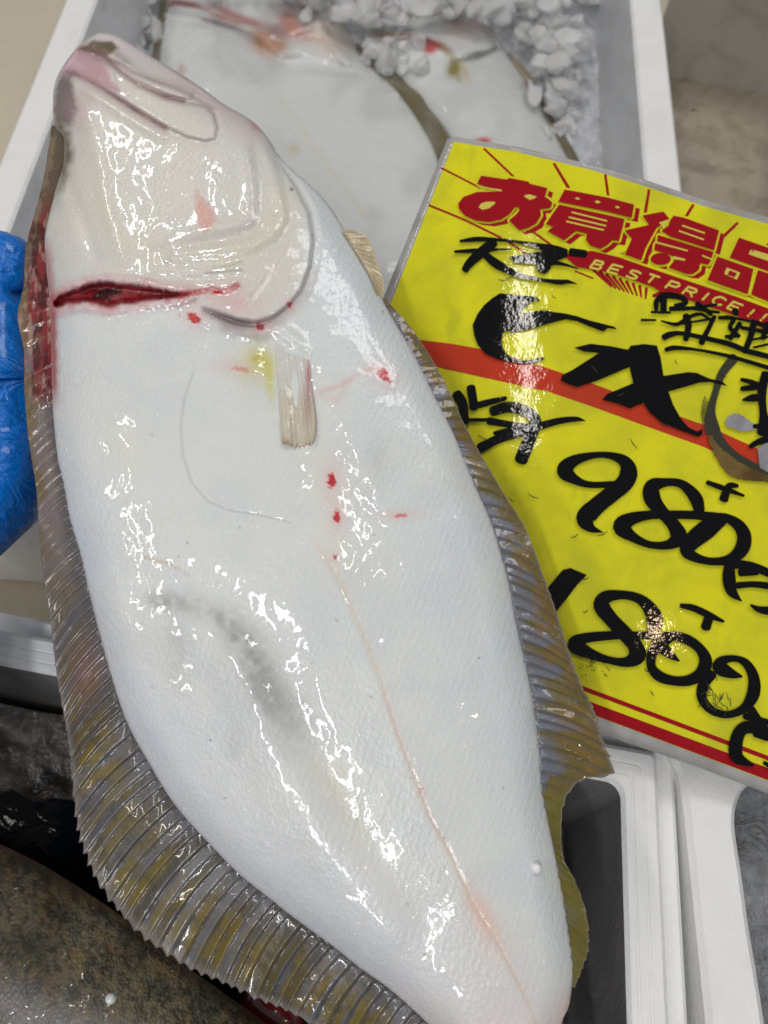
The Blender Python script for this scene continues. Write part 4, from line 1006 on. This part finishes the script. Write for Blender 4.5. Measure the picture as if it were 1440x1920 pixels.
# dry brushed ring, torn laminate and stain
strokes('dry_brush_ring', tr(*C4, [[(1215, 180, 66), (1130, 290, 56), (1085, 420, 44), (1055, 540, 60), (1060, 640, 96), (1110, 740, 74), (1200, 830, 56), (1320, 900, 44), (1480, 975, 36)]]) +
        [[(1322 + 3 * k_, 742 + 5 * k_, 1.6), (1316 + 3 * k_, 775, 1.6), (1322 + 4 * k_, 815, 1.2)] for k_ in range(4)], M_ink2, INK - .0001)
def rough(poly, amp, n=90):
    P = catmull(poly, n, True)[:-1]; j = (rng.random((len(P), 2)) - .5) * amp
    return [tuple(p) for p in P + j]
sheet('laminate_stain', [rough(tr(*C4, [[(1030, 710), (1090, 860), (1180, 980), (1300, 1010), (1440, 1020), (1560, 1010), (1560, 950), (1440, 965), (1280, 905), (1150, 820), (1075, 735)]])[0], 4)], M_stain, .00162)
sheet('laminate_tear', [rough(tr(*C4, [[(1150, 610), (1180, 575), (1240, 560), (1300, 600), (1370, 650), (1300, 680), (1220, 665), (1160, 640)]])[0], 3, 50), tr(*C4, [[(1370, 800), (1440, 745), (1560, 740), (1560, 960), (1440, 955), (1385, 925)]])[0]], M_tear, .00166)
# marker wipe marks on the laminate
smg = []
for k_ in range(26):
    cx, cy = random.uniform(850, 1420), random.uniform(420, 1300)
    if inside(np.array([cx]), np.array([cy]), yel)[0]:
        a = random.uniform(-.5, 1.2); L0 = random.uniform(8, 26); smg.append([(cx, cy, .8), (cx + L0 * math.cos(a) * .5, cy + L0 * math.sin(a) * .5 + 2, 1.8), (cx + L0 * math.cos(a), cy + L0 * math.sin(a), .7)])
for k_ in range(22):
    cx, cy = 1112 + random.uniform(-22, 26), 1250 + random.uniform(-18, 22); smg.append([(cx, cy, .9), (cx + random.uniform(-9, 9), cy + random.uniform(-7, 9), 1.1)])
for k_ in range(30):
    cx, cy = 1345 + random.uniform(-28, 26), 1295 + random.uniform(-24, 34); smg.append([(cx, cy, 1.1), (cx + random.uniform(-12, 12), cy + random.uniform(2, 18), 1.6)])
strokes('wiped_ink_marks', smg, M_ink2, .00190)['kind'] = 'stuff'

# ------------------------------------------------------------------ fish in the ice box
def back_fish(name, Lp, Rp, z, label, bloodspots, nr=150, nc=70, tilt=(0, 0), thick=60, base=(218, 220, 218), fins=None, mat=M_skin_back, colfn=None, reliefs=(), group='pale flatfish on ice in the box'):
    pl = Plane((0, .5, z), (tilt[0], tilt[1], 1))
    X, Y, L_, R_ = fish_grid(Lp, Rp, nr, nc)
    dL = pdist(X, Y, L_[::3]); dR = pdist(X, Y, R_[::3]); d = np.minimum(dL, dR); wd = dL + dR + 1e-6
    H = thick * (1 - np.abs(1 - 2 * dL / wd) ** 2.6) * np.clip(wd / 300, 0, 1) + 14 * (1 - (1 - np.clip(d / 30, 0, 1)) ** 2)
    for poly, a_, w_ in reliefs: H += a_ * np.exp(-(pdist(X, Y, poly) / w_) ** 2)
    H = np.where(d < 1e-3, 0, H)
    V = pl.P(X, Y, H * .00025)
    c = np.broadcast_to(lin(base), X.shape + (3,)).copy()
    nf = fbm(X, Y, 22, 3); c = mix(c, tuple(.93 * b_ for b_ in base), smooth((fbm(X, Y, 70, 6) - .4) / .3))
    if colfn: c = colfn(c, X, Y, nf, dL, dR)
    for (cx, cy, a_, b_, ang, cc, st_) in bloodspots: c = mix(c, cc, st_ * np.clip(1.5 * gauss(X, Y, cx, cy, a_, b_, ang) * (.4 + 1.2 * nf), 0, 1))
    root = empty('flatfish' if mat is M_skin_back else name, pl.P(np.mean(X), np.mean(Y), -.01), label, 'fish', group)
    f = quads(nr, nc); v0 = V.reshape(-1, 3)
    fn = np.cross(v0[f[:, 1]] - v0[f[:, 0]], v0[f[:, 2]] - v0[f[:, 1]])
    if (fn[len(fn) // 2] @ pl.n) < 0: f = f[:, ::-1]
    Vb = pl.P(X, Y, -np.where(d < 1e-3, 0, H) * .00018).reshape(-1, 3)
    link_mesh('body', np.vstack([v0, Vb]), np.vstack([f, f[:, ::-1] + nr * nc]), mat, root, cols=np.vstack([c.reshape(-1, 3)] * 2))
    return root, pl
def col_back_fin(X, Y, s, fr, ph):
    c = np.broadcast_to(lin((112, 100, 56)), X.shape + (3,)).copy(); c = mix(c, (80, 76, 70), .5 * (1 - fr)); return mix(c, (142, 138, 132), .6 * (1 - s) * smooth((fbm(X, Y, 40, 9) - .4) / .2))
def col_b2(c, X, Y, nf, dL, dR):
    for poly, cc, wd, st in (([(300, 14), (330, 6), (365, 8)], (110, 36, 40), 4, .9), ([(365, 8), (410, 30), (450, 44), (480, 44)], (176, 96, 84), 5, .8), ([(380, 36), (440, 52), (485, 68), (540, 62), (590, 50)], (132, 106, 104), 4, .8),
                             ([(600, 45), (610, 80), (625, 100)], (160, 120, 110), 4, .7), ([(410, 60), (405, 90), (415, 120)], (196, 188, 180), 5, .5), ([(470, 120), (560, 135), (640, 140)], (196, 196, 192), 5, .5),
                             ([(520, 180), (600, 290), (680, 400)], (214, 210, 186), 6, .6), ([(560, 0), (600, 30), (612, 48)], (150, 96, 84), 5, .7)):
        c = mix(c, cc, st * np.exp(-(pdist(X, Y, poly) / wd) ** 2) * (.4 + nf))
    return mix(c, (150, 140, 124), .7 * smooth(1 - np.minimum(dL, dR) / 8))
def col_b3(c, X, Y, nf, dL, dR):
    for poly, cc, wd, st in (([(712, 66), (760, 66), (820, 84), (845, 98)], (186, 140, 120), 5, .8), ([(860, 112), (895, 108), (928, 90)], (92, 88, 84), 4, .9), ([(830, 84), (850, 120), (862, 150)], (150, 132, 60), 6, .8), ([(880, 20), (900, 50), (918, 70)], (190, 150, 136), 6, .6)):
        c = mix(c, cc, st * np.exp(-(pdist(X, Y, poly) / wd) ** 2) * (.4 + nf))
    return mix(c, (150, 140, 124), .7 * smooth(1 - np.minimum(dL, dR) / 7))
r2, p2 = back_fish('flatfish', [(345, -60), (318, -10), (304, 50), (298, 110), (296, 190), (302, 300), (340, 420), (420, 560), (540, 700), (640, 780)], [(345, -60), (480, -70), (600, -30), (645, 40), (668, 90), (700, 125), (745, 170), (785, 225), (815, 280), (832, 350), (830, 450), (800, 560), (740, 680), (640, 780)],
                  -.082, 'wide pale flatfish on ice, directly behind the head of the held fish',
                  [(505, 75, 32, 26, 20, (186, 130, 96), .9), (520, 60, 22, 12, 20, (120, 112, 122), .8), (345, 6, 30, 6, 10, (120, 40, 44), .95), (440, 28, 50, 6, 22, (176, 96, 84), .85), (545, 40, 16, 24, -50, (196, 112, 96), .8),
                   (575, 68, 50, 8, 10, (196, 130, 118), .7), (340, 130, 7, 10, 0, (186, 140, 120), .6), (620, 70, 40, 30, 30, (206, 190, 176), .8), (550, 280, 10, 12, 0, (205, 186, 166), .6), (580, 15, 16, 8, 0, (170, 100, 84), .7)],
                  reliefs=(([(300, 0), (400, 20), (470, 60), (540, 60), (600, 40)], 26, 14), ([(310, 25), (400, 45), (480, 80), (520, 110), (590, 120), (660, 130)], -16, 9), ([(600, 50), (625, 90), (655, 120)], 20, 12), ([(480, 70), (530, 100), (560, 90)], 14, 12), ([(440, 90), (560, 240), (640, 380), (720, 520)], -4, 8)), colfn=col_b2)
fin_sheet('dorsal_fin', [((664, 92), (668, 80)), ((700, 128), (722, 118)), ((745, 172), (778, 166)), ((785, 226), (822, 222)), ((815, 282), (852, 288)), ((830, 350), (866, 370)), ((828, 450), (856, 480))], p2, .002, -.003, 9, r2, col_back_fin, M_fin, ns=10)
fin_sheet('anal_fin', [((322, -10), (308, -14)), ((308, 50), (294, 40)), ((302, 110), (286, 108)), ((300, 190), (284, 190)), ((306, 300), (284, 305))], p2, .002, -.003, 9, r2, col_back_fin, M_fin, ns=8)
r3, p3 = back_fish('flatfish', [(735, -20), (690, 30), (680, 80), (720, 130), (768, 168), (800, 205), (845, 262), (880, 330), (930, 420), (990, 520), (1050, 600)], [(735, -20), (820, -20), (890, 20), (930, 65), (955, 105), (985, 150), (1012, 195), (1035, 240), (1062, 290), (1090, 350), (1110, 430), (1110, 520), (1050, 600)],
                  -.088, 'smaller pale flatfish on ice beside the right wall of the white box',
                  [(800, 78, 30, 7, 18, (150, 10, 20), 1.0), (790, 72, 12, 5, 18, (60, 4, 8), .9), (806, 92, 12, 8, 0, (186, 40, 40), .9), (730, 68, 34, 6, 10, (196, 160, 136), .7), (905, 264, 14, 6, 0, (200, 50, 50), .95), (870, 40, 26, 30, 60, (206, 170, 156), .6),
                   (895, 102, 36, 5, -14, (104, 102, 100), .9), (852, 130, 12, 14, 40, (132, 120, 40), .95), (872, 135, 6, 20, -20, (196, 180, 140), .8)],
                  reliefs=(([(860, 112), (895, 108), (925, 92)], -9, 5), ([(740, 75), (790, 82), (840, 100)], 10, 9), ([(915, 30), (935, 60), (920, 92)], 6, 8)), colfn=col_b3)
fin_sheet('dorsal_fin', [((955, 105), (950, 92)), ((985, 150), (996, 140)), ((1012, 195), (1024, 190)), ((1035, 240), (1050, 238)), ((1062, 290), (1082, 292)), ((1090, 350), (1112, 360))], p3, .002, -.003, 9, r3, lambda X, Y, s, fr, ph: mix(col_back_fin(X, Y, s, fr, ph), (190, 170, 140), .7 * smooth((190 - Y) / 40)), M_fin, ns=8)
fin_sheet('anal_fin', [((722, 132), (705, 130)), ((768, 168), (745, 160)), ((800, 205), (782, 205)), ((845, 262), (822, 268)), ((880, 330), (855, 340))], p3, .002, -.004, 9, r3, col_back_fin, M_fin, ns=8)

# crushed ice: many small chunks nobody could count
def ice_heap(name, spots, label, mat, seed):
    rr = np.random.default_rng(seed); vs, fs = [], []
    for (x, y, z, r, n, jx, jy) in spots:
        for k_ in range(n):
            p = HOR(z + rr.uniform(-.4, .8) * r).P(x + rr.normal() * jx, y + rr.normal() * jy)
            bm = bmesh.new(); s3 = r * rr.uniform(.5, 1.5) * np.array([rr.uniform(.7, 1.3), rr.uniform(.7, 1.3), rr.uniform(.5, .9)])
            for q in rr.normal(size=(13, 3)):
                q = q / np.linalg.norm(q) * rr.uniform(.8, 1.05) * s3; bm.verts.new((p[0] + q[0], p[1] + q[1], p[2] + q[2]))
            hull = bmesh.ops.convex_hull(bm, input=bm.verts[:])
            bmesh.ops.delete(bm, geom=list({g for g in list(hull['geom_interior']) + list(hull['geom_unused']) if isinstance(g, bmesh.types.BMVert)}), context='VERTS')
            bmesh.ops.bevel(bm, geom=bm.edges[:], offset=r * .09, segments=1, affect='EDGES')
            bm.verts.index_update(); b0 = len(vs); vs += [tuple(v_.co) for v_ in bm.verts]
            fs += [tuple(b0 + v_.index for v_ in f.verts) for f in bm.faces]; bm.free()
    o = link_mesh(name, np.array(vs), fs, mat, None, smooth_=False)
    o['kind'] = 'stuff'; tag(o, label, 'ice'); return o
zi = -.080
spots = [(1030, 60, zi + .01, .012, 46, 32, 38), (1040, 150, zi, .010, 34, 22, 32), (1060, 215, zi - .01, .009, 16, 14, 16), (700, 20, zi + .02, .013, 26, 50, 16), (860, 0, zi + .02, .013, 30, 60, 16), (1000, -10, zi + .01, .014, 30, 60, 20),
         (735, 110, zi + .004, .010, 16, 22, 20), (255, 20, zi, .013, 24, 24, 28), (240, 100, zi - .02, .011, 24, 20, 26), (600, -30, zi + .03, .014, 24, 90, 16), (640, -70, zi + .02, .02, 40, 240, 20)]
ice_heap('crushed_ice', spots, 'crushed ice packed around the pale flatfish in the white box', M_ice, 5)
# bed of ice under the fish: a lumpy sheet
n, m_ = 90, 70; o3 = np.array([near_left[0], near_left[1]]); vs = []
for i in range(n):
    for j in range(m_):
        p = o3 + ex * (.034 + (WA - .068) * j / (m_ - 1)) + ey * (.034 + (LA - .068) * i / (n - 1))
        vs.append((p[0], p[1], -.102 + .014 * fbm(np.array(i * 7.), np.array(j * 9.), 30, 2) + .006 * rng.random()))
fs = [(i * m_ + j, i * m_ + j + 1, (i + 1) * m_ + j + 1, (i + 1) * m_ + j) for i in range(n - 1) for j in range(m_ - 1)]
M_icebed, nt, b = simple('packed wet ice bed', (.55, .57, .60), .12, 1.0)
v = coords(nt); nt.links.new(ramp(nt, noise(nt, v, 55, 5, .6), [(.35, (.50, .51, .54)), (.65, (.88, .89, .92))]), b.inputs['Base Color'])
nt.links.new(bump(nt, noise(nt, v, 110, 5, .65), 1.0, .006), b.inputs['Normal'])
o = link_mesh('ice_bed', np.array(vs), fs, M_icebed, None); o['kind'] = 'stuff'; tag(o, 'packed wet ice bed under the fish in the white box', 'ice')

# ------------------------------------------------------------------ lower box contents
def inB(u_, v_): return far_right - exb * WB - eyb * LB + exb * (tB + .012 + u_ * (WB - 2 * tB - .024)) + eyb * (tB + .012 + v_ * (LB - 2 * tB - .024))
q = [inB(0, 0), inB(1, 0), inB(1, 1), inB(0, 1)]
n = 50; vs = []
for i in range(n):
    for j in range(n):
        p = inB(i / (n - 1), j / (n - 1)); vs.append((p[0], p[1], -.1 + .001 * rng.random()))
o = link_mesh('melt_water', np.array(vs), [(i * n + j, (i + 1) * n + j, (i + 1) * n + j + 1, i * n + j + 1) for i in range(n - 1) for j in range(n - 1)], M_water, None)
structure(o)
# slush along the far wall
vs = []; nn = 80; mm = 34
for i in range(nn):
    for j in range(mm):
        p = inB(.0 + .98 * i / (nn - 1), 1.0 - .30 * j / (mm - 1)); a_ = j / (mm - 1)
        z = -.070 - .085 * a_ ** 1.3 + .018 * (fbm(np.array(i * 4.), np.array(j * 4.), 20, 5) - .5)
        vs.append((p[0], p[1], z))
o = link_mesh('dirty_slush', np.array(vs), [(i * mm + j, i * mm + j + 1, (i + 1) * mm + j + 1, (i + 1) * mm + j) for i in range(nn - 1) for j in range(mm - 1)][::1], M_murk, None)
o['kind'] = 'stuff'; tag(o, 'dirty grey slush along the far wall of the lower box', 'slush')

def col_dark(c, X, Y, nf, dL, dR):
    c = np.broadcast_to(lin((120, 110, 86)), X.shape + (3,)).copy()
    n1 = fbm(X, Y, 70, 51, 5); n2 = fbm(X, Y * .5, 18, 52); n3 = fbm(X, Y * .7, 8, 53)
    c = mix(c, (78, 72, 56), .8 * smooth((n1 - .42) / .25)); c = mix(c, (132, 108, 66), .65 * smooth((n2 - .52) / .10) * smooth((fbm(X, Y, 90, 56) - .35) / .2)); c = mix(c, (52, 64, 56), .6 * smooth((fbm(X, Y, 50, 54) - .55) / .1))
    c = mix(c, (46, 40, 32), .65 * smooth((n3 - .5) / .10)); c = mix(c, (120, 100, 70), .4 * smooth((.42 - n3) / .08))
    c = mix(c, (168, 162, 160), .8 * smooth((Y - .42 * X - 1775) / 120) * (.2 + 1.1 * fbm(X, Y * .35, 26, 57))); c = mix(c, (116, 92, 66), .7 * smooth(1 - dR / 16))  # lower-left grey: silvery wet highlight painted into the skin
    return c
r4, p4 = back_fish('dark_fish', [(-420, 1500), (-440, 1750), (-360, 1980), (-150, 2200), (150, 2330), (450, 2350), (700, 2240)], [(-420, 1500), (-260, 1500), (-120, 1535), (0, 1583), (80, 1622), (150, 1665), (220, 1712), (290, 1765), (350, 1812), (420, 1862), (490, 1912), (560, 1975), (640, 2080), (700, 2240)],
                  -.066, 'dark mottled brown fish lying in the box at the lower left', [], nr=300, nc=260, thick=95, mat=M_dark, colfn=col_dark, group=None)
r4.name = 'dark_fish'
# a red scrap of gill behind the tail
def blob(name, plane, x, y, h, rx, ry, rz, mat, label=None, cat=None, group=None, sub=3):
    c = plane.P(x, y, h); bm = bmesh.new(); bmesh.ops.create_icosphere(bm, subdivisions=sub, radius=1)
    for v_ in bm.verts:
        q_ = np.array(v_.co); k2 = 1 + .12 * (vnoise(q_[0] * 2 + x, q_[1] * 2 + y + q_[2], 1.) - .5) * 2
        v_.co = Vector((q_[0] * rx * k2, q_[1] * ry * k2, q_[2] * rz * k2))
        
    me = bpy.data.meshes.new(name); bm.to_mesh(me); bm.free(); me.materials.append(mat)
    for p in me.polygons: p.use_smooth = True
    o = bpy.data.objects.new(name, me); S.collection.objects.link(o); o.location = tuple(c)
    if label: tag(o, label, cat, group)
    return o
M_gut, nt, b = simple('dark red fish scrap', (.16, .012, .012), .2, 1.0)
blob('fish_scrap', HOR(-.09), 505, 1905, .004, .020, .016, .008, M_gut, 'dark red wet scrap in the water under the fish fin', 'fish scrap')
# foam beads
hb = FISH.P(1005, 1628, float(H[(np.abs(X - 1005) + np.abs(Y - 1628)).argmin() // NC, (np.abs(X - 1005) + np.abs(Y - 1628)).argmin() % NC]) * PXM + .0004)
def bead(p, r, label):
    bm = bmesh.new(); bmesh.ops.create_icosphere(bm, subdivisions=3, radius=r)
    for v_ in bm.verts: v_.co *= 1 + .10 * (random.random() - .5)
    me = bpy.data.meshes.new('foam_bead'); bm.to_mesh(me); bm.free(); me.materials.append(M_bead)
    for pp in me.polygons: pp.use_smooth = True
    o = bpy.data.objects.new('foam_bead', me); S.collection.objects.link(o); o.location = tuple(p); tag(o, label, 'foam bead', 'loose foam beads')
bead(hb, .0023, 'small white foam bead stuck near the tail of the pale fish')

bead(HOR(-.0445).P(208, 1873), .0030, 'round white foam bead lying on the dark mottled fish')

# plastic bag with dark contents at far right
n, m_ = 70, 50; vs = []
for i in range(n):
    for j in range(m_):
        x = boxC.location.x + .032 + .16 * j / (m_ - 1); y = -.12 + .27 * i / (n - 1)
        z = -.050 + .030 * math.sin(j / m_ * 3.0) + .03 * (float(fbm(np.array(i * 5.), np.array(j * 5.), 40, 7)) - .5) + .012 * (float(fbm(np.array(i * 5.), np.array(j * 5.), 12, 8)) - .5)
        vs.append((x, y, z))
fq = [(i * m_ + j, i * m_ + j + 1, (i + 1) * m_ + j + 1, (i + 1) * m_ + j) for i in range(n - 1) for j in range(m_ - 1)]
root = empty('plastic_bag', (boxC.location.x + .1, 0, -.12), 'crumpled clear plastic bag over dark fish at the lower right edge', 'plastic bag')
V5 = np.array(vs)
link_mesh('bag_film', V5, fq, M_film, root)
V6 = V5.copy(); V6[:, 2] -= .012
link_mesh('bag_contents', V6, fq, M_murk, root)
